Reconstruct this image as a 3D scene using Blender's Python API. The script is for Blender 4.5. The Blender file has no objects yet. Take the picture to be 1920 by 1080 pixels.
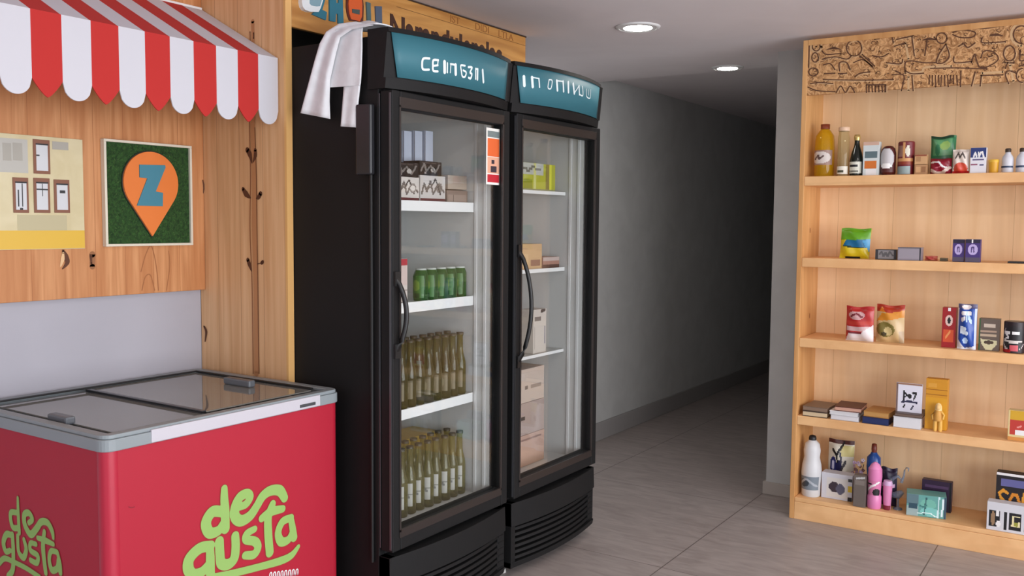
import bpy, math, random
from mathutils import Vector, Matrix
random.seed(7)
PI = math.pi
S = bpy.context.scene
# ---------------------------------------------------------------- camera
F, YAW, PITCH, ROLL, CAMZ = 1716.0, 0.58777, 0.07113, 0.00812, 1.5
fw = Vector((-math.sin(YAW)*math.cos(PITCH), math.cos(YAW)*math.cos(PITCH), -math.sin(PITCH)))
rt0 = Vector((math.cos(YAW), math.sin(YAW), 0)); up0 = rt0.cross(fw)
rt = rt0*math.cos(ROLL) + up0*math.sin(ROLL); up = -rt0*math.sin(ROLL) + up0*math.cos(ROLL)
cd = bpy.data.cameras.new('camera'); cam = bpy.data.objects.new('camera', cd)
S.collection.objects.link(cam)
cd.sensor_width = 36; cd.lens = F/1920*36; cd.clip_start = 0.05
M = Matrix((rt, up, -fw)).transposed().to_4x4(); M.translation = Vector((0, 0, CAMZ))
cam.matrix_world = M
S.camera = cam
# ---------------------------------------------------------------- world and light
w = bpy.data.worlds.new('world'); S.world = w; w.use_nodes = True
bg = w.node_tree.nodes['Background']; bg.inputs[0].default_value = (0.80, 0.87, 1.0, 1); bg.inputs[1].default_value = 0.7
S.view_settings.view_transform = 'Standard'; S.view_settings.look = 'None'
S.view_settings.gamma = 1; S.view_settings.use_curve_mapping = False
S.view_settings.exposure = 0.0
def area(name, loc, size, size_y, power, rot, col):
    l = bpy.data.lights.new(name, 'AREA'); l.shape = 'RECTANGLE'; l.size = size; l.size_y = size_y
    l.energy = power; l.color = col
    o = bpy.data.objects.new(name, l); S.collection.objects.link(o); o.location = loc; o.rotation_euler = rot
    return o
area('storefront_daylight', (3.9, 0.9, 1.25), 6.4, 2.1, 330, (0, PI/2*1.0, PI*0), (0.93, 0.96, 1.0)).rotation_euler = (PI/2, 0, PI/2)
area('entrance_daylight', (0.6, -3.9, 1.25), 5.0, 2.1, 45, (PI/2, 0, 0), (0.95, 0.97, 1.0)).rotation_euler = (PI/2, 0, 0)

# ---------------------------------------------------------------- helpers
C0 = Vector((0, 0, CAMZ))
def at(x, y, ax, v):
    d = fw*F + rt*(x-960) - up*(y-540)
    return C0 + d*((v-C0[ax])/d[ax])
def lin(c):
    c = c/255.0
    return c/12.92 if c <= 0.04045 else ((c+0.055)/1.055)**2.4
MC = {}
def mat(r, g, b, rough=0.5, metal=0.0, emit=0.0, coat=0.0):
    k = (r, g, b, rough, metal, emit, coat)
    if k in MC: return MC[k]
    m = bpy.data.materials.new('surface_%d_%d_%d' % (r, g, b)); m.use_nodes = True
    p = m.node_tree.nodes['Principled BSDF']
    p.inputs['Base Color'].default_value = (lin(r), lin(g), lin(b), 1)
    p.inputs['Roughness'].default_value = rough; p.inputs['Metallic'].default_value = metal
    if coat: p.inputs['Coat Weight'].default_value = coat
    if emit:
        p.inputs['Emission Color'].default_value = (lin(r), lin(g), lin(b), 1); p.inputs['Emission Strength'].default_value = emit
    MC[k] = m
    return m
def nmat(name, c1, c2, scale=(1, 1, 1), nscale=4, rough=0.6, bump=0.0, seams=None, seamc=None, detail=6, dist=0.6, lo=0.35, hi=0.65, wave=None):
    """noise material in world-ish object coordinates; seams=(axis, period, width, offset)"""
    m = bpy.data.materials.new(name); m.use_nodes = True; nt = m.node_tree; N = nt.nodes; L = nt.links
    p = N['Principled BSDF']; p.inputs['Roughness'].default_value = rough
    geo = N.new('ShaderNodeNewGeometry')
    mp = N.new('ShaderNodeMapping'); mp.inputs['Scale'].default_value = scale
    L.new(geo.outputs['Position'], mp.inputs['Vector'])
    n = N.new('ShaderNodeTexNoise'); n.inputs['Scale'].default_value = nscale; n.inputs['Detail'].default_value = detail
    n.inputs['Distortion'].default_value = dist
    L.new(mp.outputs[0], n.inputs['Vector'])
    r = N.new('ShaderNodeValToRGB'); r.color_ramp.elements[0].position = lo; r.color_ramp.elements[1].position = hi
    r.color_ramp.elements[0].color = (*[lin(x) for x in c1], 1); r.color_ramp.elements[1].color = (*[lin(x) for x in c2], 1)
    L.new(n.outputs[0], r.inputs[0]); out = r.outputs[0]
    if wave:   # broad grain bands: (scale vector, distortion, colour, strength)
        mp2 = N.new('ShaderNodeMapping'); mp2.inputs['Scale'].default_value = wave[0]
        L.new(geo.outputs['Position'], mp2.inputs['Vector'])
        wv = N.new('ShaderNodeTexNoise'); wv.inputs['Scale'].default_value = 1; wv.inputs['Detail'].default_value = 2; wv.inputs['Distortion'].default_value = wave[1]
        L.new(mp2.outputs[0], wv.inputs['Vector'])
        mth = N.new('ShaderNodeMath'); mth.operation = 'MULTIPLY'; mth.inputs[1].default_value = 14; L.new(wv.outputs[0], mth.inputs[0])
        sn = N.new('ShaderNodeMath'); sn.operation = 'SINE'; L.new(mth.outputs[0], sn.inputs[0])
        rp = N.new('ShaderNodeValToRGB'); rp.color_ramp.elements[0].position = 0.55; rp.color_ramp.elements[0].color = (0, 0, 0, 1)
        rp.color_ramp.elements[1].position = 1.0; rp.color_ramp.elements[1].color = (wave[3],)*3 + (1,)
        L.new(sn.outputs[0], rp.inputs[0])
        mx = N.new('ShaderNodeMix'); mx.data_type = 'RGBA'
        L.new(rp.outputs[0], mx.inputs[0]); L.new(out, mx.inputs[6]); mx.inputs[7].default_value = (*[lin(x) for x in wave[2]], 1)
        out = mx.outputs[2]
    if seams:
        sp = N.new('ShaderNodeSeparateXYZ'); L.new(geo.outputs['Position'], sp.inputs[0])
        for ax, per, wd, off in seams:
            a = N.new('ShaderNodeMath'); a.operation = 'SUBTRACT'; a.inputs[1].default_value = off-100*per
            L.new(sp.outputs[ax], a.inputs[0])
            b = N.new('ShaderNodeMath'); b.operation = 'MODULO'; b.inputs[1].default_value = per; L.new(a.outputs[0], b.inputs[0])
            c = N.new('ShaderNodeMath'); c.operation = 'LESS_THAN'; c.inputs[1].default_value = wd; L.new(b.outputs[0], c.inputs[0])
            mx = N.new('ShaderNodeMix'); mx.data_type = 'RGBA'
            L.new(c.outputs[0], mx.inputs[0]); L.new(out, mx.inputs[6]); mx.inputs[7].default_value = (*[lin(x) for x in seamc], 1)
            out = mx.outputs[2]
    L.new(out, p.inputs['Base Color'])
    if bump:
        bp = N.new('ShaderNodeBump'); bp.inputs['Strength'].default_value = bump; bp.inputs['Distance'].default_value = 0.01
        L.new(n.outputs[0], bp.inputs['Height']); L.new(bp.outputs[0], p.inputs['Normal'])
    return m
def glassmat(name, tint=(1, 1, 1), refl=0.06, rough=0.0, ior=1.45, body=0.0, bodyc=(200, 200, 200)):
    m = bpy.data.materials.new(name); m.use_nodes = True; nt = m.node_tree; N = nt.nodes; L = nt.links
    N.remove(N['Principled BSDF'])
    tr = N.new('ShaderNodeBsdfTransparent'); tr.inputs[0].default_value = (*tint, 1)
    gl = N.new('ShaderNodeBsdfGlossy'); gl.inputs['Roughness'].default_value = rough
    # Schlick reflectance from the facing angle: the same from both sides of a thin pane
    lw = N.new('ShaderNodeLayerWeight'); lw.inputs[0].default_value = 0.5
    pw = N.new('ShaderNodeMath'); pw.operation = 'POWER'; pw.inputs[1].default_value = 4.0; L.new(lw.outputs['Facing'], pw.inputs[0])
    r0 = ((ior-1)/(ior+1))**2
    fr = N.new('ShaderNodeMath'); fr.operation = 'MULTIPLY_ADD'; fr.inputs[1].default_value = 1-r0; fr.inputs[2].default_value = r0
    L.new(pw.outputs[0], fr.inputs[0])
    mx = N.new('ShaderNodeMixShader'); L.new(fr.outputs[0], mx.inputs[0])
    src = tr.outputs[0]
    if body:
        df = N.new('ShaderNodeBsdfDiffuse'); df.inputs[0].default_value = (*[lin(x) for x in bodyc], 1)
        m2 = N.new('ShaderNodeMixShader'); m2.inputs[0].default_value = body
        L.new(tr.outputs[0], m2.inputs[1]); L.new(df.outputs[0], m2.inputs[2]); src = m2.outputs[0]
    L.new(src, mx.inputs[1]); L.new(gl.outputs[0], mx.inputs[2])
    L.new(mx.outputs[0], N['Material Output'].inputs[0])
    return m

class MB:
    def __init__(s): s.v = []; s.f = []; s.mi = []; s.sm = []
    def face(s, pts, m=0, smooth=False):
        i = len(s.v); s.v += [Vector(p) for p in pts]; s.f.append(list(range(i, i+len(pts)))); s.mi.append(m); s.sm.append(smooth)
    def add(s, vs, fs, m=0, smooth=False):
        i = len(s.v); s.v += [Vector(p) for p in vs]
        for f in fs: s.f.append([i+a for a in f]); s.mi.append(m if not callable(m) else m(f)); s.sm.append(smooth)
        return s
    def box(s, x0, y0, z0, x1, y1, z1, m=0):
        v = [(x, y, z) for z in (z0, z1) for y in (y0, y1) for x in (x0, x1)]
        return s.add(v, [(0, 2, 3, 1), (4, 5, 7, 6), (0, 1, 5, 4), (2, 6, 7, 3), (0, 4, 6, 2), (1, 3, 7, 5)], m)
    def prism(s, poly, d, m=0):
        """poly: 3D planar points; d: extrusion vector"""
        n = len(poly); d = Vector(d); a = [Vector(p) for p in poly]; b = [p+d for p in a]
        fs = [tuple(range(n)), tuple(range(2*n-1, n-1, -1))] + [(i, (i+1) % n, n+(i+1) % n, n+i) for i in range(n)]
        return s.add(a+b, fs, m)
    def tube(s, path, r, n=10, m=0, closed=False):
        path = [Vector(p) for p in path]; k = len(path); rs = r if isinstance(r, (list, tuple)) else [r]*k
        vs = []; 
        for i, p in enumerate(path):
            t = (path[min(i+1, k-1)]-path[max(i-1, 0)]).normalized()
            a = Vector((0, 0, 1)) if abs(t.z) < 0.9 else Vector((1, 0, 0))
            u = t.cross(a).normalized(); v = t.cross(u)
            vs += [p + (u*math.cos(2*PI*j/n)+v*math.sin(2*PI*j/n))*rs[i] for j in range(n)]
        fs = [(i*n+j, i*n+(j+1) % n, (i+1)*n+(j+1) % n, (i+1)*n+j) for i in range(k-1) for j in range(n)]
        s.add(vs, fs, m, True)
        s.add(vs[:n], [tuple(range(n))], m); s.add(vs[-n:], [tuple(range(n-1, -1, -1))], m)
        return s
    def lathe(s, prof, c=(0, 0, 0), n=24, m=0, sx=1, sy=1):
        c = Vector(c); vs = []
        for r, z in prof:
            vs += [c+Vector((r*sx*math.cos(2*PI*j/n), r*sy*math.sin(2*PI*j/n), z)) for j in range(n)]
        k = len(prof)
        fs = [(i*n+j, i*n+(j+1) % n, (i+1)*n+(j+1) % n, (i+1)*n+j) for i in range(k-1) for j in range(n)]
        mi = len(s.f); s.add(vs, fs, m, True)
        if callable(m): pass
        s.add(vs[:n], [tuple(range(n-1, -1, -1))], 0 if callable(m) else m); s.add(vs[-n:], [tuple(range(n))], 0 if callable(m) else m)
        return s
    def arc(s, y0, y1, z0, z1, xf0, xf1, bulge, xb, n=20, m=0):
        """block with a front (towards +X) that bulges in plan; xf0/xf1 = front x at bottom/top"""
        vs = []
        for i in range(n+1):
            t = i/n; y = y0+(y1-y0)*t; b = bulge*(1-(2*t-1)**2)
            vs += [(xb, y, z0), (xf0+b, y, z0), (xf1+b, y, z1), (xb, y, z1)]
        fs = []
        for i in range(n):
            a = 4*i
            for j in range(4): fs.append((a+j, a+(j+1) % 4, a+4+(j+1) % 4, a+4+j)[::-1])
        fs += [(0, 1, 2, 3), tuple(4*n+j for j in (3, 2, 1, 0))]
        return s.add(vs, fs, m)
WM = {}
def finish(name, mb, mats, parent=None, bevel=0, sub=0, solid=0):
    me = bpy.data.meshes.new(name)
    W = WM.get(parent.name, Matrix()) if parent else Matrix()
    inv = W.inverted()
    me.from_pydata([inv @ v for v in mb.v], [], mb.f); 
    if not isinstance(mats, (list, tuple)): mats = [mats]
    for x in mats: me.materials.append(x)
    for p, a, b in zip(me.polygons, mb.mi, mb.sm): p.material_index = a; p.use_smooth = b
    me.update()
    o = bpy.data.objects.new(name, me); S.collection.objects.link(o)
    if parent: o.parent = parent; WM[o.name] = W
    if solid:
        md = o.modifiers.new('solid', 'SOLIDIFY'); md.thickness = solid; md.offset = 0
    if bevel:
        md = o.modifiers.new('bevel', 'BEVEL'); md.width = bevel; md.segments = 2; md.limit_method = 'ANGLE'; md.angle_limit = 0.6
    if sub:
        md = o.modifiers.new('sub', 'SUBSURF'); md.levels = sub; md.render_levels = sub
    return o
def thing(name, label, cat, loc=(0, 0, 0), rz=0, group=None):
    o = bpy.data.objects.new(name, None); S.collection.objects.link(o); o.location = loc; o.rotation_euler = (0, 0, rz)
    o.empty_display_size = 0.05
    o['label'] = label; o['category'] = cat
    if group: o['group'] = group
    WM[o.name] = Matrix.Translation(loc) @ Matrix.Rotation(rz, 4, 'Z')
    return o
def tag(o, label, cat, group=None):
    o['label'] = label; o['category'] = cat
    if group: o['group'] = group
    return o
def struct(name, mb, m, bevel=0):
    o = finish(name, mb, m, None, bevel); o['kind'] = 'structure'; return o
def ribbon(mb, pts, ws, n, t, m=0, caps=True):
    """flat brush stroke lying in the plane with normal n, thickness t"""
    n = Vector(n); P = [Vector(p) for p in pts]; k = len(P)
    if not isinstance(ws, (list, tuple)): ws = [ws]*k
    # resample smoothly (Catmull-Rom)
    Q = []; Wd = []
    for i in range(k-1):
        p0, p1, p2, p3 = P[max(i-1, 0)], P[i], P[i+1], P[min(i+2, k-1)]
        st = 6 if k > 2 else 1
        for j in range(st):
            u = j/st
            Q.append(0.5*((2*p1)+(p2-p0)*u+(2*p0-5*p1+4*p2-p3)*u*u+(3*p1-p0-3*p2+p3)*u**3)); Wd.append(ws[i]*(1-u)+ws[i+1]*u)
    Q.append(P[-1]); Wd.append(ws[-1])
    lft = []; rgt = []
    for i, q in enumerate(Q):
        tn = (Q[min(i+1, len(Q)-1)]-Q[max(i-1, 0)])
        if tn.length < 1e-9: tn = Vector((0, 0, 1))
        s = n.cross(tn.normalized())
        lft.append(q+s*Wd[i]/2+n*t); rgt.append(q-s*Wd[i]/2+n*t)
    for i in range(len(Q)-1):
        mb.face([rgt[i], rgt[i+1], lft[i+1], lft[i]], m)
    if caps:
        for c, wd in ((Q[0], Wd[0]), (Q[-1], Wd[-1])):
            a = n.orthogonal().normalized(); b = n.cross(a)
            mb.face([c+n*t+(a*math.cos(2*PI*j/14)+b*math.sin(2*PI*j/14))*wd/2 for j in range(14)], m)
import numpy as np
def smooth(P, ws, st=8):
    k = len(P); Q = []; Wd = []
    if k == 2: st = 1
    for i in range(k-1):
        p0, p1, p2, p3 = P[max(i-1, 0)], P[i], P[i+1], P[min(i+2, k-1)]
        for j in range(st):
            u = j/st
            Q.append(0.5*((2*p1)+(p2-p0)*u+(2*p0-5*p1+4*p2-p3)*u*u+(3*p1-p0-3*p2+p3)*u**3)); Wd.append(ws[i]*(1-u)+ws[i+1]*u)
    return Q+[P[-1]], Wd+[ws[-1]]
def union_strokes(strokes, ax, res, off, sgn=1):
    """one clean outline mesh of all brush strokes lying on the plane of constant ax"""
    A = 1 if ax == 0 else 0
    SS = []
    for pts, ws in strokes:
        ws = list(ws) if isinstance(ws, (list, tuple)) else [ws]*len(pts)
        SS.append(smooth([Vector(p) for p in pts], ws))
    allp = [q for Q, _ in SS for q in Q]; mw = max(max(w_) for _, w_ in SS)
    a0 = min(q[A] for q in allp)-mw; a1 = max(q[A] for q in allp)+mw; b0 = min(q.z for q in allp)-mw; b1 = max(q.z for q in allp)+mw
    na = int((a1-a0)/res)+2; nb = int((b1-b0)/res)+2
    ga, gb = np.meshgrid(a0+np.arange(na)*res, b0+np.arange(nb)*res)
    D = np.full(ga.shape, 1e3); X = np.zeros(ga.shape)+allp[0][ax]
    for Q, Wd in SS:
        for (p, q, w0, w1) in zip(Q, Q[1:], Wd, Wd[1:]):
            dx, dy = q[A]-p[A], q.z-p.z; l2 = dx*dx+dy*dy+1e-12
            i0 = max(0, int((min(p[A], q[A])-mw-a0)/res)); i1 = min(na, int((max(p[A], q[A])+mw-a0)/res)+2)
            j0 = max(0, int((min(p.z, q.z)-mw-b0)/res)); j1 = min(nb, int((max(p.z, q.z)+mw-b0)/res)+2)
            sa, sb = ga[j0:j1, i0:i1], gb[j0:j1, i0:i1]
            t = np.clip(((sa-p[A])*dx+(sb-p.z)*dy)/l2, 0, 1)
            d = np.hypot(sa-p[A]-t*dx, sb-p.z-t*dy)-(w0+(w1-w0)*t)/2
            D[j0:j1, i0:i1] = np.minimum(D[j0:j1, i0:i1], d)
    mb = MB(); base = allp[0][ax]+off
    def P3(a, b):
        v = Vector((0, 0, b)); v[A] = a; v[ax] = base; return v
    for j in range(nb-1):
        row = (D[j] < 0) | (D[j+1] < 0)
        if not row.any(): continue
        for i in range(na-1):
            c = [(i, j), (i+1, j), (i+1, j+1), (i, j+1)]
            d = [D[y, x] for x, y in c]
            if min(d) >= 0: continue
            pl = []
            for k in range(4):
                (x, y), e = c[k], d[k]; (x2, y2), e2 = c[(k+1) % 4], d[(k+1) % 4]
                if e < 0: pl.append((a0+x*res, b0+y*res))
                if (e < 0) != (e2 < 0):
                    t = e/(e-e2); pl.append((a0+(x+(x2-x)*t)*res, b0+(y+(y2-y)*t)*res))
            if len(pl) > 2: mb.face([P3(*q) for q in pl])
    return mb
def pxs(pts, ax, v): return [at(p[0], p[1], ax, v) for p in pts]
def text_mb(s, size, origin, face, sx=1.0, thick=0.001, font_extra=0.0, mb=None):
    cu = bpy.data.curves.new('t', 'FONT'); cu.body = s; cu.size = size; cu.extrude = thick; cu.offset = font_extra
    o = bpy.data.objects.new('t', cu); S.collection.objects.link(o)
    me = bpy.data.meshes.new_from_object(o.evaluated_get(bpy.context.evaluated_depsgraph_get()))
    mb = mb or MB(); O = Vector(origin)
    def tr(v):
        if face == '+X': return O+Vector((v.z, v.x*sx, v.y))
        return O+Vector((v.x*sx, -v.z, v.y))
    mb.add([tr(v.co) for v in me.vertices], [tuple(p.vertices) for p in me.polygons])
    bpy.data.objects.remove(o); bpy.data.curves.remove(cu)
    return mb

# ---------------------------------------------------------------- materials
BLACK = mat(22, 21, 22, 0.6); BLACK2 = mat(24, 24, 25, 0.6)
for m_ in (BLACK, BLACK2): m_.node_tree.nodes['Principled BSDF'].inputs['Specular IOR Level'].default_value = 0.25; DEEP = mat(14, 14, 15, 0.6)
STEELG = mat(92, 94, 98, 0.35, 0.6); FRAMEB = mat(44, 37, 35, 0.4)
LINER = mat(212, 213, 212, 0.5); WHITEP = mat(228, 228, 228, 0.5); WIRE = mat(235, 236, 236, 0.4)
WALL = nmat('white_plaster', (172, 170, 179), (175, 173, 182), (1, 1, 1), 3, 0.8)
CORR = nmat('corridor_plaster', (186, 186, 184), (194, 194, 192), (1, 1, 1), 5, 0.8, 0.02)
CEIL = nmat('ceiling_paint', (232, 224, 226), (236, 228, 230), (1, 1, 1), 3, 0.9)
FLOOR = nmat('porcelain_floor', (148, 138, 134), (170, 160, 156), (2.2, 9, 1), 2.2, 0.42, 0.0,
             seams=[(0, 0.955, 0.005, -1.618), (1, 1.08, 0.004, 3.62)], seamc=(98, 88, 84), dist=1.2, lo=0.3, hi=0.7)
PINE_W = nmat('pine_wall_panel', (186, 124, 76), (212, 152, 102), (8, 30, 1.6), 1.5, 0.55, 0.03, seams=[(1, 0.115, 0.0025, 0.03)], seamc=(172, 110, 64), wave=((3, 7, 0.7), 0.8, (180, 112, 62), 0.45))
PINE_P = nmat('pine_partition', (214, 164, 116), (230, 186, 140), (34, 8, 1.2), 1.4, 0.55, 0.02, seams=[(0, 0.13, 0.002, 0.055)], seamc=(170, 122, 80), wave=((8, 3, 0.5), 0.6, (200, 148, 100), 0.3))
PINE_B = nmat('pine_bookcase', (224, 172, 118), (236, 188, 134), (5, 5, 5), 1.4, 0.5, 0.01, wave=((1.2, 1.2, 9), 0.5, (206, 156, 104), 0.3))
PINE_BK = nmat('pine_backboard', (238, 198, 150), (246, 210, 166), (16, 4, 1.0), 1.2, 0.55, 0.01, seams=[(0, 0.27, 0.0018, 0.105)], seamc=(200, 158, 114), wave=((4, 1, 0.5), 0.5, (214, 172, 128), 0.3))
PINE_S = nmat('pine_bookcase_side', (200, 146, 88), (218, 166, 108), (14, 14, 1.4), 1.5, 0.5, 0.02, wave=((6, 6, 0.7), 0.5, (186, 128, 70), 0.4))
SIGNW = nmat('sign_board_wood', (190, 132, 66), (208, 152, 84), (4, 2.2, 20), 1.5, 0.5, 0.02, wave=((2, 1, 9), 0.5, (160, 102, 46), 0.5))
KNOT = mat(92, 52, 30, 0.7); KNOTL = mat(226, 186, 140, 0.7); KNOTM = mat(150, 100, 64, 0.7)
GLASS = glassmat('door_glass', (0.96, 0.97, 0.97), ior=1.38)
LIDG = glassmat('lid_glass', (0.78, 0.80, 0.79), ior=1.6, body=0.55, bodyc=(172, 172, 166))

# ---------------------------------------------------------------- setting
H = 2.435
struct('floor', MB().box(-3.5, -4.2, -0.06, 4.4, 13.2, 0), FLOOR)
struct('ceiling', MB().box(-3.5, -4.2, H, 4.4, 5.43, H+0.16), CEIL)
struct('ceiling', MB().box(-3.5, 5.43, H+0.05, 4.4, 13.2, H+0.16), CEIL)
struct('wall_left', MB().box(-3.22, -4.2, 0, -3.045, 2.335, H), WALL)
struct('wall_corridor', MB().box(-3.22, 2.365, 0, -2.97, 13.2, H+0.05), CORR)
struct('wall_right', MB().box(-1.60, 4.98, 0, 4.4, 5.14, H).box(-1.60, 5.14, 0, -1.45, 13.2, H+0.05), CORR)
struct('wall_end', MB().box(-2.97, 13.0, 0, -1.60, 13.15, H+0.05), CORR)
struct('baseboard_left', MB().box(-2.97, 3.95, 0, -2.955, 13.0, 0.125), mat(150, 146, 144, 0.5), 0.003)
struct('baseboard_right', MB().box(-1.615, 4.965, 0, -1.37, 4.98, 0.07).box(-1.615, 4.98, 0, -1.60, 13.0, 0.07), mat(176, 168, 160, 0.5), 0.003)
# storefront on the right and entrance behind the viewer: posts, sills and lintel
mb = MB().box(4.0, -4.2, 2.25, 4.15, 4.98, H).box(4.0, 3.9, 0, 4.15, 4.98, 2.25)
struct('wall_front', mb, WALL)
mb = MB()
for y in (-3.9, -1.95, 0.0, 1.95, 3.85): mb.box(4.02, y, 0, 4.09, y+0.06, 2.25)
mb.box(4.02, -3.9, 0, 4.09, 3.9, 0.08)
struct('window_1', mb, mat(60, 60, 62, 0.4))
struct('wall_rear', MB().box(-3.07, -4.2, 2.25, 4.0, -4.05, H).box(-3.07, -4.2, 0, -2.0, -4.05, 2.25).box(3.2, -4.2, 0, 4.0, -4.05, 2.25), WALL)

# partition of pine boards at the end of the freezer niche
p = thing('partition_panel', 'tall knotty pine partition between the chest freezer niche and the black fridges', 'wood panel', (-2.8, 2.35, 0))
finish('board', MB().box(-3.044, 2.335, 0, -2.547, 2.363, H), PINE_P, p, 0.002)
finish('edge_trim', MB().box(-2.556, 2.3345, 0, -2.545, 2.3635, H), mat(226, 176, 110, 0.5), p)
Yp = 2.3345
def onp(pts): return pxs(pts, 1, Yp)
mb = MB(); ribbon(mb, onp([(474, 40), (475, 120), (474, 220), (476, 330), (477, 430), (479, 540), (481, 700)]), [0.016, 0.016, 0.026, 0.022, 0.026, 0.020, 0.024], (0, -1, 0), 0.0006)
finish('grain_streak', mb, mat(186, 130, 86, 0.6), p)
mb = MB(); ribbon(mb, onp([(469, 60), (470, 120), (468, 220), (470, 330), (469, 430), (473, 540), (475, 700)]), [0.005]*7, (0, -1, 0), 0.0008)
finish('grain_line', mb, mat(150, 98, 62, 0.6), p)
mb = MB(); ribbon(mb, onp([(478, 240), (481, 330), (482, 420), (484, 540), (486, 700)]), [0.005]*5, (0, -1, 0), 0.0008)
finish('grain_line', mb, mat(132, 84, 52, 0.6), p)
for pl, ww in (([(464, 281), (469, 290), (473, 306)], [0.020, 0.022, 0.004]), ([(479, 281), (479, 292), (475, 304)], [0.014, 0.018, 0.004]),
               ([(456, 354), (462, 364), (470, 371)], [0.014, 0.024, 0.006]), ([(489, 363), (485, 370), (481, 372)], [0.018, 0.018, 0.005]),
               ([(465, 487), (468, 496), (472, 508)], [0.016, 0.018, 0.005]), ([(493, 491), (491, 493)], [0.014, 0.014]), ([(483, 495), (491, 493)], [0.003, 0.003]),
               ([(383, 612), (387, 622), (385, 640)], [0.008, 0.014, 0.005]), ([(476, 62), (476, 72)], [0.006, 0.006])):
    mb = MB(); ribbon(mb, onp(pl), ww, (0, -1, 0), 0.0012); finish('knot', mb, KNOT, p)

# wood wall panel behind pictures
ZPB = at(385, 543, 0, -3.012).z
p = thing('wall_panel', 'orange pine plank cladding on the wall above the chest freezer, holding two pictures', 'wood panel', (-3.06, 1.5, 1.22))
finish('cladding', MB().box(-3.044, -0.4, ZPB, -3.012, 2.334, H), PINE_W, p, 0.002)
XP = -3.012
def onx(pts, x=XP): return pxs(pts, 0, x)
mb = MB(); ribbon(mb, onx([(118, 470), (122, 480), (126, 492), (117, 504)]), [0.008, 0.022, 0.016, 0.004], (1, 0, 0), 0.001); finish('knot', mb, KNOT, p)
mb = MB(); ribbon(mb, onx([(118, 474), (117, 486), (113, 500)]), [0.006, 0.014, 0.004], (1, 0, 0), 0.0016); finish('knot_chip', mb, KNOTL, p)
mb = MB(); ribbon(mb, onx([(173, 477), (173, 500)]), [0.022, 0.02], (1, 0, 0), 0.001); finish('knot', mb, KNOTM, p)
mb = MB(); ribbon(mb, onx([(170, 480), (171, 494)]), [0.01, 0.006], (1, 0, 0), 0.0018); finish('knot', mb, KNOT, p)
mb = MB(); ribbon(mb, onx([(380, 338), (382, 350), (381, 362)]), [0.004, 0.008, 0.003], (1, 0, 0), 0.001); finish('knot', mb, KNOT, p)
mb = MB()
ribbon(mb, onx([(266, 545), (272, 520), (282, 516), (290, 545)]), 0.004, (1, 0, 0), 0.0006, caps=False)
ribbon(mb, onx([(264, 510), (274, 475), (284, 462), (293, 500), (297, 545)]), 0.004, (1, 0, 0), 0.0006, caps=False)
ribbon(mb, onx([(312, 545), (318, 500), (316, 470)]), 0.003, (1, 0, 0), 0.0006, caps=False)
finish('grain_line', mb, mat(160, 100, 58, 0.6), p)

# awning
p = thing('awning', 'red and white striped shop awning with scalloped valance above the freezer', 'awning', (-2.9, 1.3, 2.1))
AW = mat(204, 203, 210, 0.8); AR = mat(186, 38, 34, 0.8)
sw = 0.0905; ye = 2.328; xv, zv = -2.584, 2.086; xt, zt = -3.011, 2.312
can = MB(); val = MB()
for i in range(24):
    a, b = ye-sw*(i+1), ye-sw*i
    m = i % 2
    can.prism([(xv, a, zv), (xt, a, zt), (xt, b, zt), (xv, b, zv)][::-1], (0, 0, 0.004), m)
    zj = 1.897; zb = 1.847
    pts = [(xv, b, zv+0.003), (xv, b, zj)]
    for k in range(1, 12):
        t = k/12; c = abs(2*t-1)
        e = (1-c**2)**0.5 if m == 0 else (1-c**1.35)
        pts.append((xv, b-(b-a)*t, zj-(zj-zb)*e))
    pts += [(xv, a, zj), (xv, a, zv+0.003)]
    val.prism(pts[::-1], (0.004, 0, 0), m)
finish('canopy', can, [AW, AR], p); finish('valance', val, [AW, AR], p)
finish('end_frame', MB().tube([(xv-0.012, 2.322, zv-0.008), (xt+0.015, 2.322, zt-0.012)], 0.006), WHITEP, p)
finish('wall_rail', MB().box(-3.0115, ye-sw*24, zt-0.02, -3.000, ye, zt+0.006), WHITEP, p)

# poster: cream house wall with yellow base and four windows
def rectx(mb, x0, y0, x1, y1, x, t, m=0, back=0):
    q = [at(x0, y1, 0, x), at(x1, y1, 0, x), at(x1, y0, 0, x), at(x0, y0, 0, x)]
    a = (q[0].y+q[3].y)/2; b = (q[1].y+q[2].y)/2; z0 = (q[0].z+q[1].z)/2; z1 = (q[2].z+q[3].z)/2
    mb.box(x-back, a, z0, x+t, b, z1, m); return a, b, z0, z1
PX = -3.007
p = thing('wall_poster', 'cream poster of a house wall with yellow base and four brown framed windows', 'poster', (PX, 1.5, 1.4))
zt_, zb_, yr_ = at(155, 262, 0, PX).z, at(159, 466, 0, PX).z, at(157, 360, 0, PX).y
finish('print', MB().box(-3.0118, 1.10, zb_, PX, yr_, zt_), nmat('poster_print', (206, 192, 150), (216, 204, 166), (1, 2, 2), 5, 0.35), p, 0.001)
finish('yellow_band', MB().box(PX, 1.10, zb_+0.002, PX+.0008, yr_-0.001, at(157, 432, 0, PX).z), mat(222, 180, 62, 0.4), p)
ga = at(53, 325, 0, PX); finish('grey_area', MB().box(PX, 1.10, ga.z, PX+.0006, ga.y, at(53, 262, 0, PX).z), mat(186, 184, 176, 0.5), p)
gb0 = at(33, 436, 0, PX); finish('grey_area', MB().box(PX, gb0.y, at(80, 432, 0, PX).z, PX+.0005, at(125, 400, 0, PX).y, at(80, 403, 0, PX).z), mat(190, 180, 144, 0.5), p)
for (x0, y0, x1, y1) in ((5, 268, 21, 301), (24, 268, 42, 301), (98, 266, 128, 281)):
    mb = MB(); rectx(mb, x0, y0, x1, y1, PX+.0006, 0.0004); finish('faded_print', mb, mat(170, 166, 156, 0.5), p)
FR = mat(132, 84, 62, 0.5); PW = mat(208, 210, 214, 0.4); DK = mat(40, 40, 44, 0.5)
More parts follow.
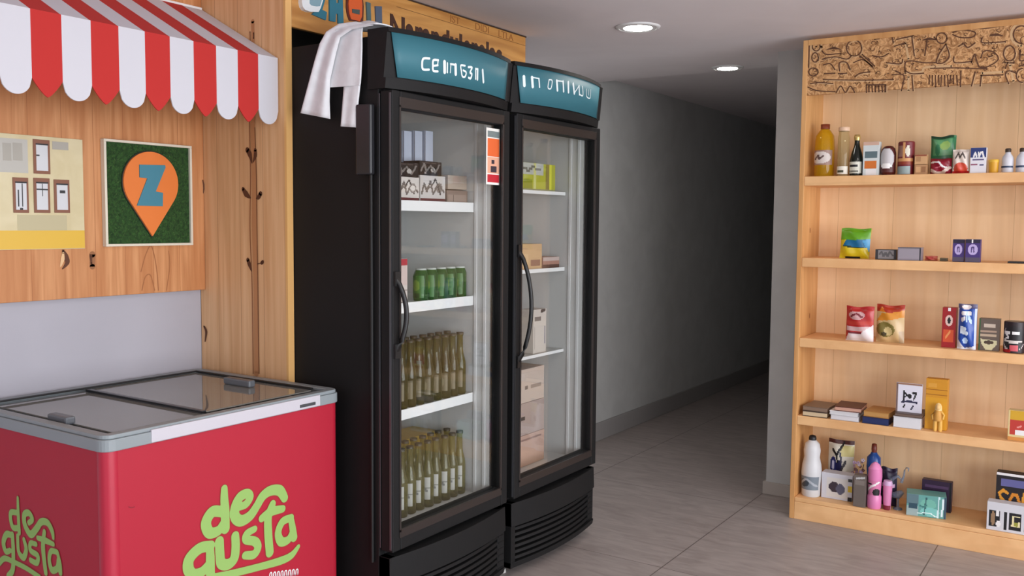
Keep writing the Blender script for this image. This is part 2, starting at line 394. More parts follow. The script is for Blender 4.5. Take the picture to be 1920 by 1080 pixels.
for k, (x0, y0, x1, y1) in enumerate(((62, 262, 93, 326), (24, 333, 53, 399), (63, 334, 93, 399), (101, 337, 130, 399))):
    mb = MB(); a, b, z0, z1 = rectx(mb, x0, y0, x1, y1, PX+.0003, 0.003)
    f = finish('window_frame', mb, FR, p, 0.0006)
    wd = b-a; q = PX+.0033
    finish('pane', MB().box(q, a+wd*.16, z0+.010, q+.0006, b-wd*.14, z1-.014), PW, f)
    q += .0006
    finish('shade_roll', MB().box(q, a+wd*.14, z1-.018, q+.0004, b-wd*.1, z1-.013), DK, f)
    if k == 1:
        finish('glazing_bar', MB().box(q, a+.55*wd, z0+.02, q+.0005, a+.61*wd, z1-.019), DK, f); finish('glazing_bar', MB().box(q, a+.28*wd, z0+.02, q+.0005, a+.36*wd, z1-.04), DK, f)
        finish('latch', MB().box(q, a+.4*wd, z0+.010, q+.0005, a+.6*wd, z0+.016), DK, f)
    if k == 2:
        finish('glazing_bar', MB().box(q, a+.16*wd, z1-.04, q+.0005, b-.14*wd, z1-.035), DK, f); finish('glazing_bar', MB().box(q+.0005, a+.5*wd, z1-.06, q+.0008, a+.54*wd, z1-.019), DK, f)
    if k == 3: finish('glazing_bar', MB().box(q, a+.35*wd, z1-.046, q+.0005, a+.7*wd, z1-.036), DK, f)
    if k == 0: finish('glazing_bar', MB().box(q, a+.16*wd, z1-.055, q+.0005, a+.35*wd, z1-.05), DK, f)

# grass sign with orange pin and Z
GX = -2.990
p = thing('pin_sign', 'square artificial grass sign with orange map pin and teal letter Z, white frame', 'sign', (-3.005, 2.1, 1.4))
y0, y1, z0, z1 = at(197, 360, 0, GX).y, at(361, 360, 0, GX).y, at(280, 461, 0, GX).z, at(280, 267, 0, GX).z
fr = MB()
t = 0.009
fr.box(-3.0118, y0, z0, GX, y1, z0+t).box(-3.0118, y0, z1-t, GX, y1, z1).box(-3.0118, y0, z0+t, GX, y0+t, z1-t).box(-3.0118, y1-t, z0+t, GX, y1, z1-t)
finish('frame', fr, mat(222, 214, 196, 0.5), p, 0.001)
GR = nmat('artificial_grass', (24, 54, 20), (50, 90, 36), (1, 1, 1), 90, 0.9, 0.8, lo=0.35, hi=0.7)
GZ = -3.000
mb = MB().box(-3.0115, y0+t, z0+t, GZ, y1-t, z1-t)
for i in range(2600):
    a = random.uniform(y0+t+.003, y1-t-.003); b = random.uniform(z0+t+.004, z1-t-.006); da = random.uniform(-.005, .005); db = random.uniform(-.004, .007)
    mb.face([(GZ, a, b), (GZ, a+.0018, b), (GZ+random.uniform(.002, .005), a+da, b+db)], 1 if random.random() < .35 else 0)
finish('grass_board', mb, [GR, mat(92, 124, 66, 0.8)], p)
pc = at(283, 343, 0, GZ+.006); pt_ = at(285, 442, 0, GZ+.006); pl_ = at(231, 343, 0, GZ+.006)
cy_, cz_, R_ = pc.y, pc.z, pc.y-pl_.y
def pin(s):
    pts = []
    for k in range(33):
        a = math.radians(-32+244*k/32); pts.append((cy_+R_*s*math.cos(a), cz_+R_*s*math.sin(a)))
    pts.append((cy_, pt_.z-(s-1)*.15))
    return pts
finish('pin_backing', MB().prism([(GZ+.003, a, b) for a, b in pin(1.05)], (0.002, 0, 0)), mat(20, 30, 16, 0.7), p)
finish('pin', MB().prism([(GZ+.005, a, b) for a, b in pin(1.0)], (0.006, 0, 0)), mat(226, 122, 50, 0.5), p, 0.001)
zp = [(829, 218), (982, 222), (984, 236), (926, 378), (969, 386), (968, 466), (815, 462), (818, 452), (876, 300), (830, 294)]
pts = [at(x/3.176, 240+y/3.176, 0, GZ+.012) for x, y in zp]
finish('letter_z', MB().prism([(GZ+.0112, q.y, q.z) for q in pts], (0.003, 0, 0)), mat(62, 128, 148, 0.5), p)

# sign fascia above the fridges
XS = -2.545
p = thing('shop_sign', 'wooden shop sign fascia over the fridges with teal, orange and dark brown lettering', 'sign', (-2.6, 3.1, 2.2))
finish('board', MB().box(-2.565, 2.365, 2.203, XS, 3.925, H-0.001), SIGNW, p, 0.002)
struct('wall_soffit', MB().box(-2.97, 2.365, 2.215, -2.566, 3.90, H), mat(60, 54, 50, 0.7))
finish('top_strip', MB().box(-2.544, 2.365, 2.428, -2.540, 3.925, H-0.0015), mat(60, 40, 26, 0.6), p)
finish('groove', MB().box(-2.5449, 2.94, 2.387, -2.5441, 3.925, 2.389).box(-2.5449, 2.37, 2.335, -2.5441, 2.50, 2.338), mat(120, 76, 36, 0.7), p)
def sgn(l): return [at(540+x/8, y/8, 0, XS+0.001) for x, y in l]
TE = mat(44, 112, 132, 0.45); OR_ = mat(214, 92, 40, 0.45)
def plate(name, l, m, t=0.006, x=XS):
    q = sgn(l); return finish(name, MB().prism([(x, a.y, a.z) for a in q], (t, 0, 0)), m, p, 0.0005)
plate('letter', [(478, 0), (440, 130), (350, 215), (555, 305), (570, 185), (500, 150), (560, -60), (470, -60)], TE)
plate('letter', [(610, -60), (612, 310), (700, 330), (705, 210), (735, 205), (742, 350), (820, 360), (808, 0), (805, -60), (750, -60), (745, 50), (715, 50), (705, -60)], TE)
plate('letter_outline', [(870, -60), (868, 120), (885, 230), (915, 310), (1120, 330), (1128, 100), (1110, -60)], mat(90, 36, 24, 0.6), 0.004)  # dark outline plate behind the orange letter
plate('letter', [(905, -60), (890, 60), (905, 210), (930, 290), (1060, 320), (1090, 250), (1095, 60), (1080, -60)], OR_, 0.008)
plate('letter_counter', [(940, 140), (942, 195), (1050, 222), (1052, 152)], mat(70, 80, 78, 0.6), 0.010)
plate('letter', [(1165, 30), (1180, 370), (1235, 370), (1225, 50)], mat(74, 100, 104, 0.5))
plate('letter', [(1300, 95), (1312, 395), (1400, 410), (1395, 100)], mat(80, 92, 112, 0.5))
# small white plaque
q = [(165, -80), (160, 40), (175, 110), (210, 155), (280, 180), (410, 185), (440, 130), (480, 0), (490, -80)]
pq = plate('plaque', q, mat(226, 228, 230, 0.4), 0.018)
finish('plaque_panel', MB().prism([(XS+0.018, a.y, a.z) for a in sgn([(275, -60), (275, 60), (300, 90), (380, 105), (430, 100), (460, 0), (465, -60)])], (0.001, 0, 0)), mat(130, 160, 172, 0.4), pq)
# dark brown carved word along the fascia
L0 = at(731, 62, 0, XS); L1 = at(930, 110, 0, XS)
ztop = at(731, 27, 0, XS).z
mb = text_mb('Narandulerelas', 0.150, (XS+0.001, L0.y, 2.206), '+X', sx=0.93, thick=0.001, font_extra=0.0045)
zs_ = sorted(v.z for v in mb.v); zmin_, zmax_ = 2.206, zs_[-1]; xh = 2.206+(zmax_-2.206)*0.70
ylo = min(v.y for v in mb.v); yhi = max(v.y for v in mb.v); k = (L1.y+0.05-L0.y)/(yhi-ylo)
for v in mb.v: v.y = L0.y+(v.y-ylo)*k; v.z = 2.225+(v.z-2.206)*(2.334-2.225)/(xh-2.206) if v.z < xh else 2.334+(v.z-xh)*(ztop+.004-2.334)/(zmax_-xh)
finish('word', mb, mat(66, 34, 20, 0.6), p)
for i_, w_ in enumerate(('IST', 'DIDI', 'LTLA')):
    finish('small_word', text_mb(w_, 0.045, (XS+0.001, 3.30+.19*i_, 2.393), '+X', sx=1.3, thick=0.0008), mat(160, 104, 52, 0.7), p)

# ---------------------------------------------------------------- ceiling lights
for (x, y, r, z, lab) in ((0.15, 3.05, 0.12, H, 'added recessed downlight to brighten the bookcase, above the viewer and out of the picture'),  # first two lamps are added, unseen, for more light on the bookcase
                       (-0.75, 1.9, 0.12, H, 'added recessed ceiling downlight over the freezer aisle, out of the picture'),
                       (-1.966, 4.012, 0.098, H, 'round recessed ceiling downlight in front of the corridor, nearer of the two'),
                       (-2.010, 5.315, 0.086, H, 'round recessed ceiling downlight at the mouth of the dark corridor')):
    p = thing('ceiling_light', lab, 'ceiling light', (x, y, z-0.012), 0, 'recessed downlights')
    finish('trim_ring', MB().lathe([(r*0.90, z-0.0005), (r+0.008, z-0.0005), (r+0.008, z-0.004), (r*0.93, z-0.010), (r*0.90, z-0.008)], (x, y, 0), 40), WHITEP, p)
    finish('diffuser', MB().lathe([(r*0.9, z-0.001), (r*0.9, z-0.007), (r*0.6, z-0.0085)], (x, y, 0), 40), mat(255, 250, 240, 0.5, 0, 130 if r > .11 else 60), p)

# ---------------------------------------------------------------- chest freezer
XF = -2.262; XBk = -3.035; FY0 = 1.415; FY1 = 2.318; ZR = 0.868; ZT = 0.914
p = thing('chest_freezer', 'red chest freezer with grey rim, sliding glass lids and green lettering, beneath the striped awning', 'freezer', (-2.65, 1.86, 0))
RED = mat(170, 16, 44, 0.55); REDS = mat(190, 42, 66, 0.45)
def ringbox(mb, x0, y0, x1, y1, z0, z1, t, r, m=0, n=6):
    """rounded rectangular ring"""
    def loop(o):
        L = []
        for cx, cy, a0 in ((x1-r, y1-r, 0), (x0+r, y1-r, 90), (x0+r, y0+r, 180), (x1-r, y0+r, 270)):
            for k in range(n+1):
                a = math.radians(a0+90*k/n); rr = max(r-o, 0.001)
                L.append((cx+rr*math.cos(a), cy+rr*math.sin(a)))
        return L
    A = loop(0); B = loop(t); k = len(A)
    vs = [(*a, z0) for a in A]+[(*a, z1) for a in A]+[(*b, z1) for b in B]+[(*b, z0) for b in B]
    fs = []
    for i in range(k):
        j = (i+1) % k
        fs += [(i, j, k+j, k+i), (k+i, k+j, 2*k+j, 2*k+i), (2*k+i, 2*k+j, 3*k+j, 3*k+i), (3*k+i, 3*k+j, j, i)]
    return mb.add(vs, fs, m, False)
finish('body', ringbox(MB(), XBk+.006, FY0+.006, XF-.006, FY1-.006, 0.05, ZR, 0.06, 0.03).box(XBk+.05, FY0+.05, .05, XF-.05, FY1-.05, .09), RED, p)
finish('kick_base', MB().box(XBk+.05, FY0+.05, 0.0, XF-.05, FY1-.05, 0.05), DEEP, p)
# corner post, its lighter red stands in for the rounded corner's highlight
finish('corner_highlight_post', MB().lathe([(0.030, 0.05), (0.030, ZR)], (XF-.034, FY0+.034, 0), 24), mat(176, 34, 58, 0.35), p)
finish('liner', ringbox(MB(), XBk+.07, FY0+.07, XF-.07, FY1-.07, 0.10, ZR+.01, 0.004, 0.03).box(XBk+.07, FY0+.07, .095, XF-.07, FY1-.07, .102), mat(176, 180, 180, 0.5), p)
GRY = mat(138, 146, 150, 0.4)
rim = MB(); ringbox(rim, XBk, FY0, XF, FY1, ZR, ZT-.012, 0.05, 0.035); ringbox(rim, XBk+.005, FY0+.005, XF-.005, FY1-.005, ZT-.012, ZT, 0.075, 0.032)
finish('rim', rim, GRY, p, 0.003)
finish('rim_front_strip', MB().box(XF-.006, 1.56, ZR+.002, XF+.003, 2.215, ZT-.006), mat(194, 191, 199, 0.4), p, 0.003)
finish('gasket', MB().box(XBk+.060, FY0+.062, ZT-.001, XBk+.072, FY1-.062, ZT+.004).box(XBk+.072, FY1-.074, ZT-.001, XF-.075, FY1-.062, ZT+.004), DEEP, p)
lx0, lx1 = XBk+.074, XF-.074; ly0, ly1 = FY0+.074, FY1-.074; ymid = 1.80
for nm, a, b, z, hy in (('lid', ly0, ymid+.01, ZT-.010, None), ('lid', ymid-.01, ly1, ZT-.003, None)):
    l = finish(nm, MB().box(lx0, a, z-.004, lx1, b, z), LIDG, p)
    finish('lid_edge', MB().box(lx0, (b-.012 if a == ly0 else a), z-.006, lx1, (b if a == ly0 else a+.014), z+.003), DEEP if a == ly0 else STEELG, l)
    HM = mat(96, 100, 106, 0.35)
    if a == ly0:
        c = at(115, 781, 2, ZT+.008); finish('handle', MB().box(c.x-.05, c.y-.016, z, c.x+.05, c.y+.016, ZT+.014), HM, l, 0.006)
    else:
        c = at(448, 716, 2, ZT+.01); finish('handle', MB().box(c.x-.07, c.y-.014, z, c.x+.07, c.y+.016, ZT+.022), HM, l, 0.006)
finish('maker_badge', MB().box(XF+.003, 2.12, ZR+.010, XF+.0045, 2.19, ZR+.020), STEELG, p)
# logo on the front face (strokes traced in the 5.4x crop of the front)
LG = mat(142, 180, 96, 0.6); LO = mat(150, 40, 40, 0.5)
def logo(parent, ax, val, nrm, strokes, conv, wsc, words):
    for mat_, grow, t, nm in ((LO, 0.0055, 0.0008, 'lettering_outline'), (LG, 0.0, 0.0016, 'lettering')):
        SS = []
        for pts, ws in strokes:
            q = [at(*conv(x, y), ax, val) for x, y in pts]
            SS.append((q, [x*wsc+grow for x in (ws if isinstance(ws, (list, tuple)) else [ws]*len(pts))]))
        mb = union_strokes(SS, ax, 0.0022, (nrm[0]+nrm[1])*t)
        finish(nm, mb, mat_, parent)
SK = [([(540, 195), (540, 300), (548, 420), (550, 600)], [62, 76, 84, 84]),
      ([(520, 430), (420, 430), (355, 540), (390, 640), (480, 620), (535, 540)], [84, 92, 96, 90, 80, 70]),
      ([(690, 380), (760, 350), (800, 280), (770, 245), (700, 280), (650, 380), (650, 480), (710, 520), (800, 470), (870, 370), (930, 270), (1010, 215), (1100, 215), (1150, 290)], [62, 68, 74, 78, 84, 90, 94, 94, 88, 80, 84, 88, 92, 76]),
      ([(1030, 350), (985, 480), (985, 650), (1000, 840)], [66, 80, 84, 84]),
      ([(920, 495), (1010, 430), (1130, 400)], [66, 80, 64]),
      ([(1215, 490), (1130, 530), (1085, 640), (1115, 730), (1190, 710), (1235, 620)], [66, 72, 72, 82, 70, 60]),
      ([(1215, 500), (1232, 600), (1245, 690)], [60, 72, 76]),
      ([(845, 605), (770, 650), (760, 710), (850, 730), (880, 790), (840, 860), (750, 870)], [58, 66, 72, 76, 76, 76, 64]),
      ([(490, 730), (495, 850), (510, 950), (580, 960), (640, 900), (655, 780), (650, 675)], [84, 86, 88, 90, 88, 84, 78]),
      ([(400, 775), (290, 800), (190, 900), (175, 1000), (220, 1060), (310, 1040), (385, 960)], [84, 90, 96, 96, 84, 84, 74]),
      ([(395, 780), (398, 900), (400, 1080)], [70, 82, 84]),
      ([(440, 1090), (640, 1050), (900, 985), (1110, 925), (1220, 870), (1290, 780)], [60, 62, 62, 70, 66, 38])]
kx = (at(500, 960, 0, XF).y-at(400, 960, 0, XF).y)/100/5.4
logo(p, 0, XF-.006, (1, 0, 0), SK, lambda x, y: (320+x/5.4, 880+y/5.4), 0.00108*0.36, None)
mb = MB()
for i, x in enumerate(range(505, 556, 7)):
    y = 1078-(x-505)*0.13
    ribbon(mb, [at(x, y+6, 0, XF-.006), at(x+1, y-3, 0, XF-.006), at(x+4, y-4, 0, XF-.006), at(x+4, y+5, 0, XF-.006)], 0.004, (1, 0, 0), 0.001)
finish('small_lettering', mb, WHITEP, p)
SK2 = [([(205, 200), (212, 400), (222, 590)], [24, 34, 36]),
       ([(190, 365), (130, 365), (125, 440), (150, 530), (200, 540)], [36, 38, 38, 38, 38]),
       ([(330, 480), (370, 440), (330, 370), (280, 390), (285, 500), (350, 610), (420, 540), (470, 470), (540, 480), (590, 570), (605, 650)], [34, 36, 40, 44, 46, 48, 46, 44, 44, 40, 26]),
       ([(505, 580), (490, 760), (520, 1040)], [34, 44, 40]), ([(430, 650), (520, 680), (605, 720)], [30, 40, 30]),
       ([(645, 810), (580, 800), (560, 900), (590, 1010), (650, 990), (660, 900)], [34, 36, 36, 44, 40, 30]), ([(650, 810), (680, 940), (685, 1040)], [30, 34, 40]),
       ([(410, 720), (350, 710), (350, 790), (430, 850), (420, 930), (350, 900)], [32, 34, 38, 38, 38, 36]),
       ([(205, 630), (215, 800), (270, 870), (300, 780), (275, 670)], [34, 36, 44, 40, 34]),
       ([(140, 620), (80, 610), (45, 700), (70, 800), (120, 790)], [40, 44, 46, 40, 34]), ([(145, 610), (155, 800), (150, 1000), (100, 1080)], [38, 42, 44, 44]),
       ([(0, 930), (60, 880), (160, 920), (300, 990), (450, 1090)], [40, 38, 34, 34, 34])]
logo(p, 1, FY0+.006, (0, -1, 0), SK2, lambda x, y: (x/6.0, 900+y/6.0), 0.00100*0.42*1.15, None)
mb = MB(); ribbon(mb, onx([(560, 950), (566, 951), (572, 950)], XF-.006) if False else [at(x, y, 0, XF-.006) for x, y in ((241, 950), (246, 952), (252, 950))], 0.002, (1, 0, 0), 0.001)
finish('scratch', mb, mat(120, 20, 36, 0.6), p)

# ---------------------------------------------------------------- display fridges
TEAL = mat(54, 112, 126, 0.55); LET = mat(226, 238, 240, 0.5)
def XH(y, z, y0, y1):   # header sign surface
    t = (y-y0)/(y1-y0); tt = (z-1.955)/(2.15-1.955)
    return -2.098+0.058*(1-(2*t-1)**2)+0.018*(tt)
def make_fridge(y0, label, strokes, handle, trimside):
    y1 = y0+0.72
    p = thing('display_fridge', label, 'fridge', (-2.43, (y0+y1)/2, 0), 0, 'black glass-door drinks fridges')
    body = MB().box(-2.78, y0, 0.06, -2.13, y0+.03, 2.13).box(-2.78, y1-.03, 0.06, -2.13, y1, 2.13).box(-2.78, y0+.03, 0.06, -2.75, y1-.03, 2.13)
    body.box(-2.75, y0+.03, 2.03, -2.13, y1-.03, 2.13).box(-2.75, y0+.03, 0.06, -2.13, y1-.03, 0.34)
    finish('cabinet', body, BLACK, p, 0.003)
    lin_ = MB().box(-2.749, y0+.031, .341, -2.74, y1-.031, 2.029).box(-2.74, y0+.031, .341, -2.135, y0+.045, 2.029).box(-2.74, y1-.045, .341, -2.135, y1-.031, 2.029)
    lin_.box(-2.74, y0+.045, .341, -2.135, y1-.045, .375).box(-2.74, y0+.045, 1.99, -2.135, y1-.045, 2.029)
    finish('liner', lin_, LINER, p)
    up_ = MB()
    for x in (-2.70, -2.211, -2.165): up_.box(x, y1-.050, .376, x+.012, y1-.0455, 1.985)
    finish('shelf_upright', up_, WHITEP, p)
    finish('light_tube', MB().tube([(-2.16, y0+.08, 1.965), (-2.16, y1-.08, 1.965)], 0.010), mat(255, 250, 240, 0.5, 0, 7), p)
    # door
    d0, d1 = y0+.004, y1-.004; za, zb = .345, 1.945
    fr = MB().box(-2.125, d0, za, -2.07, d0+.042, zb).box(-2.125, d1-.045, za, -2.07, d1, zb).box(-2.125, d0+.042, zb-.058, -2.07, d1-.045, zb).box(-2.125, d0+.042, za, -2.07, d1-.045, za+.075)
    dr = finish('door', fr, BLACK2, p, 0.004)
    fi = MB().box(-2.075, d0+.034, za+.065, -2.066, d0+.042, zb-.048).box(-2.075, d1-.053, za+.065, -2.066, d1-.045, zb-.048)
    fi.box(-2.075, d0+.034, zb-.056, -2.066, d1-.045, zb-.02).box(-2.075, d0+.034, za+.045, -2.066, d1-.045, za+.075)
    finish('inner_frame', fi, FRAMEB, dr, 0.001)
    finish('glass', MB().box(-2.094, d0+.042, za+.075, -2.090, d1-.045, zb-.058), GLASS, dr)
    finish('edge_strip', MB().box(-2.082, d0-.0035, za+.01, -2.074, d0-.001, zb-.01).box(-2.128, d0-.0035, za+.01, -2.124, d0-.001, zb-.01), STEELG, dr)
    hz0, hz1, hpr = handle; yc = d0+.018
    pth = []
    for k in range(17):
        t = k/16; pth.append((-2.07+hpr*math.sin(PI*t)**0.6+.002, yc+.018*math.sin(PI*t), hz0+(hz1-hz0)*t))
    hh = MB().tube(pth, [0.011]+[0.009]*15+[0.011], 10).box(-2.072, yc-.014, hz0-.03, -2.060, yc+.014, hz0+.02).box(-2.072, yc-.014, hz1-.02, -2.060, yc+.014, hz1+.03)
    finish('handle', hh, mat(16, 16, 17, 0.45), dr)
    # header
    hd = MB(); ha, hb = y0-.008, y1+.008
    hd.arc(ha, hb, 1.95, 1.985, -2.092, -2.088, .058, -2.17)
    hd.arc(ha, hb, 1.985, 2.135, -2.098, -2.082, .058, -2.17).arc(ha, hb, 2.135, 2.152, -2.074, -2.078, .058, -2.17)
    hd.arc(hb-.03, hb, 1.985, 2.135, -2.082, -2.068, .004, -2.12)
    hdr = finish('header', hd, BLACK, p)
    pn = MB(); n = 24; pa, pb = y0+.004, y1-.026; vs = []
    for i in range(n+1):
        t = i/n; y = pa+(pb-pa)*t
        ys = y+.034*(1-t)        # slanted left edge
        vs += [(XH(ys, 1.99, ha, hb)+.004, ys, 1.99), (XH(y, 2.135, ha, hb)+.004, y, 2.135)]
    pn.add(vs, [(2*i, 2*i+2, 2*i+3, 2*i+1) for i in range(n)], 0, True)
    finish('header_panel', pn, TEAL, hdr, solid=0.003)
    mb = union_strokes([([at(x, y, 0, -2.04) for x, y in pts], wd) for pts, wd in strokes], 0, 0.0016, 0)
    for v in mb.v: v.x = XH(v.y, v.z, ha, hb)+.0072
    finish('lettering', mb, LET, hdr)
    hg = MB().box(-2.125, y0-.006, 1.70, -2.075, y0+.0, 1.948) if trimside else None
    # grille
    gr = MB(); gz0, gz1 = .045, .325
    gr.arc(y0, y1, .225, gz1, -2.078, -2.082, .035, -2.13)
    gr.arc(y0, y1, gz0, gz0+.025, -2.085, -2.080, .035, -2.13)
    for k in range(6):
        z = .078+k*.025
        gr.arc(y0+.03, y1-.05, z, z+.011, -2.082, -2.088, .035, -2.12)
    gr.box(-2.13, y0, gz0, -2.08, y0+.03, gz1).box(-2.13, y1-.05, gz0, -2.085, y1, gz1)
    finish('grille', gr, BLACK2, p, 0.0015)
    for k in range(6): finish('side_vent', MB().box(-2.086, y1-.045, .07+k*.027, -2.083, y1-.006, .076+k*.027), BLACK, p)
    finish('compressor_bay', MB().box(-2.74, y0+.03, .03, -2.14, y1-.03, .059), DEEP, p)
    for (x, y) in ((-2.16, y0+.05), (-2.16, y1-.05), (-2.72, y0+.05), (-2.72, y1-.05)):
        finish('foot', MB().lathe([(.018, 0), (.018, .012), (.010, .014), (.010, .06)], (x, y, 0), 14), mat(190, 188, 184, 0.5), p)
    return p
def zc(l, ox, oy, s): return [(ox+x/s, oy+y/s) for x, y in l]
A = lambda *l: zc(l, 770, 80, 10.1)
B = lambda *l: zc(l, 960, 100, 6.75)
st1 = [(A((350, 300), (260, 300), (245, 400), (265, 500), (355, 510)), .008), (A((490, 335), (415, 335), (412, 440), (425, 530), (495, 545)), .008), (A((420, 440), (490, 430)), .007), (A((490, 345), (485, 430)), .005),
       (A((595, 370), (610, 560)), .014), (A((645, 390), (655, 570)), .006), (A((700, 410), (790, 430)), .007), (A((705, 420), (705, 575)), .004), (A((785, 430), (800, 600)), .013),
       (A((955, 445), (880, 440), (895, 540), (920, 640), (970, 650), (985, 570), (930, 530)), .007), (A((1020, 470), (1090, 480), (1060, 570), (1095, 600), (1080, 680), (1040, 670)), .008),
       (A((1165, 500), (1180, 690)), .008), (A((1205, 510), (1215, 700)), .010), (A((1170, 500), (1210, 510)), .006), (A((1310, 530), (1345, 745)), .012)]
st2 = [(B((212, 290), (222, 400)), .014), (B((285, 300), (298, 420)), .013), (B((290, 302), (350, 318)), .005), (B((350, 318), (362, 428)), .007),
       (B((450, 335), (445, 435), (475, 445), (482, 350), (452, 335)), .005), (B((530, 350), (545, 470)), .012), (B((530, 350), (600, 360)), .005), (B((600, 360), (615, 485)), .010),
       (B((660, 370), (672, 495)), .012), (B((722, 390), (745, 510)), .012), (B((745, 510), (800, 415)), .005), (B((800, 415), (815, 525)), .009), (B((850, 425), (865, 535), (815, 522)), .006),
       (B((915, 455), (925, 545), (985, 565), (985, 460)), .005), (B((950, 460), (955, 530)), .004)]
fridge_left = make_fridge(2.366, 'black glass-door fridge nearest the freezer, bottles inside and a white cloth over its corner', st1, (1.06, 1.30, .030), True)
fridge_right = make_fridge(3.131, 'black glass-door fridge beside the corridor, nearly empty, bow handle on its door', st2, (0.93, 1.38, .052), False)
# extra pieces on the left fridge: side box with cable, glass sticker
p = fridge_left
WMl = WM[p.name]
finish('side_box', MB().box(-2.21, 2.338, 1.66, -2.14, 2.362, 1.90), mat(34, 34, 38, 0.35), p, 0.006)
finish('side_cable', MB().tube([(-2.155, 2.357, 1.66), (-2.155, 2.359, 1.2), (-2.155, 2.359, 0.3)], 0.006, 8), DEEP, p)
a0, a1 = at(912, 300, 0, -2.088), at(945, 300, 0, -2.088); 
sy0, sy1 = a0.y, 3.036; sz1 = at(920, 240, 0, -2.088).z; sz0 = at(920, 346, 0, -2.088).z; sh = sz1-sz0
st = finish('price_sticker', MB().box(-2.0895, sy0, sz0, -2.0885, sy1, sz1), mat(240, 236, 230, 0.5), p)
finish('sticker_print', MB().box(-2.0885, sy0+.008, sz0+.50*sh, -2.088, sy1-.002, sz0+.82*sh), mat(226, 104, 52, 0.5), st)
finish('sticker_print', MB().box(-2.0885, sy0+.008, sz0+.84*sh, -2.088, sy1-.002, sz0+.95*sh), mat(120, 130, 130, 0.5), st)
finish('sticker_print', MB().box(-2.0885, sy0+.008, sz0+.04*sh, -2.088, sy1-.002, sz0+.18*sh), mat(190, 36, 50, 0.5), st)
finish('sticker_print', MB().box(-2.0885, sy0+.008, sz0+.20*sh, -2.0882, sy1-.002, sz0+.49*sh), mat(226, 168, 140, 0.5), st)
finish('sticker_print', MB().box(-2.0882, sy0+.03, sz0+.22*sh, -2.0878, sy0+.07, sz0+.33*sh).box(-2.0882, sy0+.035, sz0+.37*sh, -2.0878, sy0+.055, sz0+.44*sh), mat(60, 50, 60, 0.5), st)

# fridge shelves: parts of the fridges
def fshelf(par, y0, z, rail, xf):
    y1 = y0+.72
    s = finish('shelf', MB().box(-2.735, y0+.048, z-.006, xf-.002, y1-.051, z), mat(206, 208, 206, 0.4), par)
    if rail: finish('price_rail', MB().box(xf-.002, y0+.048, z-rail, xf+.004, y1-.051, z+.004), WIRE, s, 0.001)
YL, YR = 2.366, 3.131
def zsh(px, py, yw): return at(px, py, 1, yw).z
zL = [zsh(888, 382, YL+.67), zsh(885, 556, YL+.67), zsh(885, 737, YL+.67)]
for z, r in zip(zL, (.035, .035, .035)): fshelf(fridge_left, YL, z, r, -2.217)
zR = [zsh(1056, 362, YR+.67), zsh(1056, 502, YR+.67), zsh(1056, 655, YR+.67)]
for z, r in zip(zR, (.012, .014, .010)): fshelf(fridge_right, YR, z, r, -2.233)

# ---------------------------------------------------------------- white cloth
p = thing('cloth', 'crumpled white cloth draped over the top left corner of the nearer black fridge', 'cloth', (-2.3, 2.33, 2.15))
CL = nmat('white_cotton', (226, 228, 232), (234, 236, 240), (1, 1, 1), 30, 0.9, 0.04)
def interp(L, t):
    k = t*(len(L)-1); i = min(int(k), len(L)-2); u = k-i
    return (L[i][0]*(1-u)+L[i+1][0]*u, L[i][1]*(1-u)+L[i+1][1]*u)
def loft(mb, L, R, yy, amp, ph, nu=26, nv=30):
    vs = []
    for j in range(nv+1):
        t = j/nv; a = interp(L, t); b = interp(R, t)
        for i in range(nu+1):
            u = i/nu; x = a[0]*(1-u)+b[0]*u; y = a[1]*(1-u)+b[1]*u
            d = yy - amp*(0.3+t)*(math.sin(u*9+ph+1.2*t)*.5+.5) - .006*t
            vs.append(at(x, y, 1, d))
    mb.add(vs, [(j*(nu+1)+i, (j+1)*(nu+1)+i, (j+1)*(nu+1)+i+1, j*(nu+1)+i+1) for j in range(nv) for i in range(nu)], 0, True)
mb = MB()
loft(mb, [(668, 41), (636, 45), (612, 60), (600, 82), (591, 112), (578, 160), (564, 212)], [(700, 47), (660, 55), (638, 70), (630, 100), (619, 150), (618, 190), (619, 223)], 2.342, .012, 0.5)
finish('drape', mb, CL, p, solid=0.004)
mb = MB()
loft(mb, [(655, 52), (637, 62), (628, 90), (622, 120), (618, 140), (617, 158), (618, 164)], [(680, 52), (679, 62), (679, 90), (678, 120), (677, 140), (676, 155), (675, 160)], 2.350, .005, 2)
loft(mb, [(646, 152), (643, 190), (639, 237)], [(676, 154), (672, 190), (668, 239)], 2.348, .004, 1, 10, 12)
finish('drape', mb, CL, p, solid=0.004)
mb = MB()   # part lying over the top of the cabinet
vs = []; nu, nv = 14, 14
for j in range(nv+1):
    for i in range(nu+1):
        u = i/nu; v = j/nv
        x = -2.31+.20*u; y = 2.335+.10*v*(0.6+.4*u)
        vs.append((x, y, 2.158+.022*math.sin(PI*min(1, v*1.1))*(.4+.6*math.sin(u*3))+.004*math.sin(9*u+5*v)))
mb.add(vs, [(j*(nu+1)+i, j*(nu+1)+i+1, (j+1)*(nu+1)+i+1, (j+1)*(nu+1)+i) for j in range(nv) for i in range(nu)], 0, True)
finish('fold', mb, CL, p, solid=0.004)

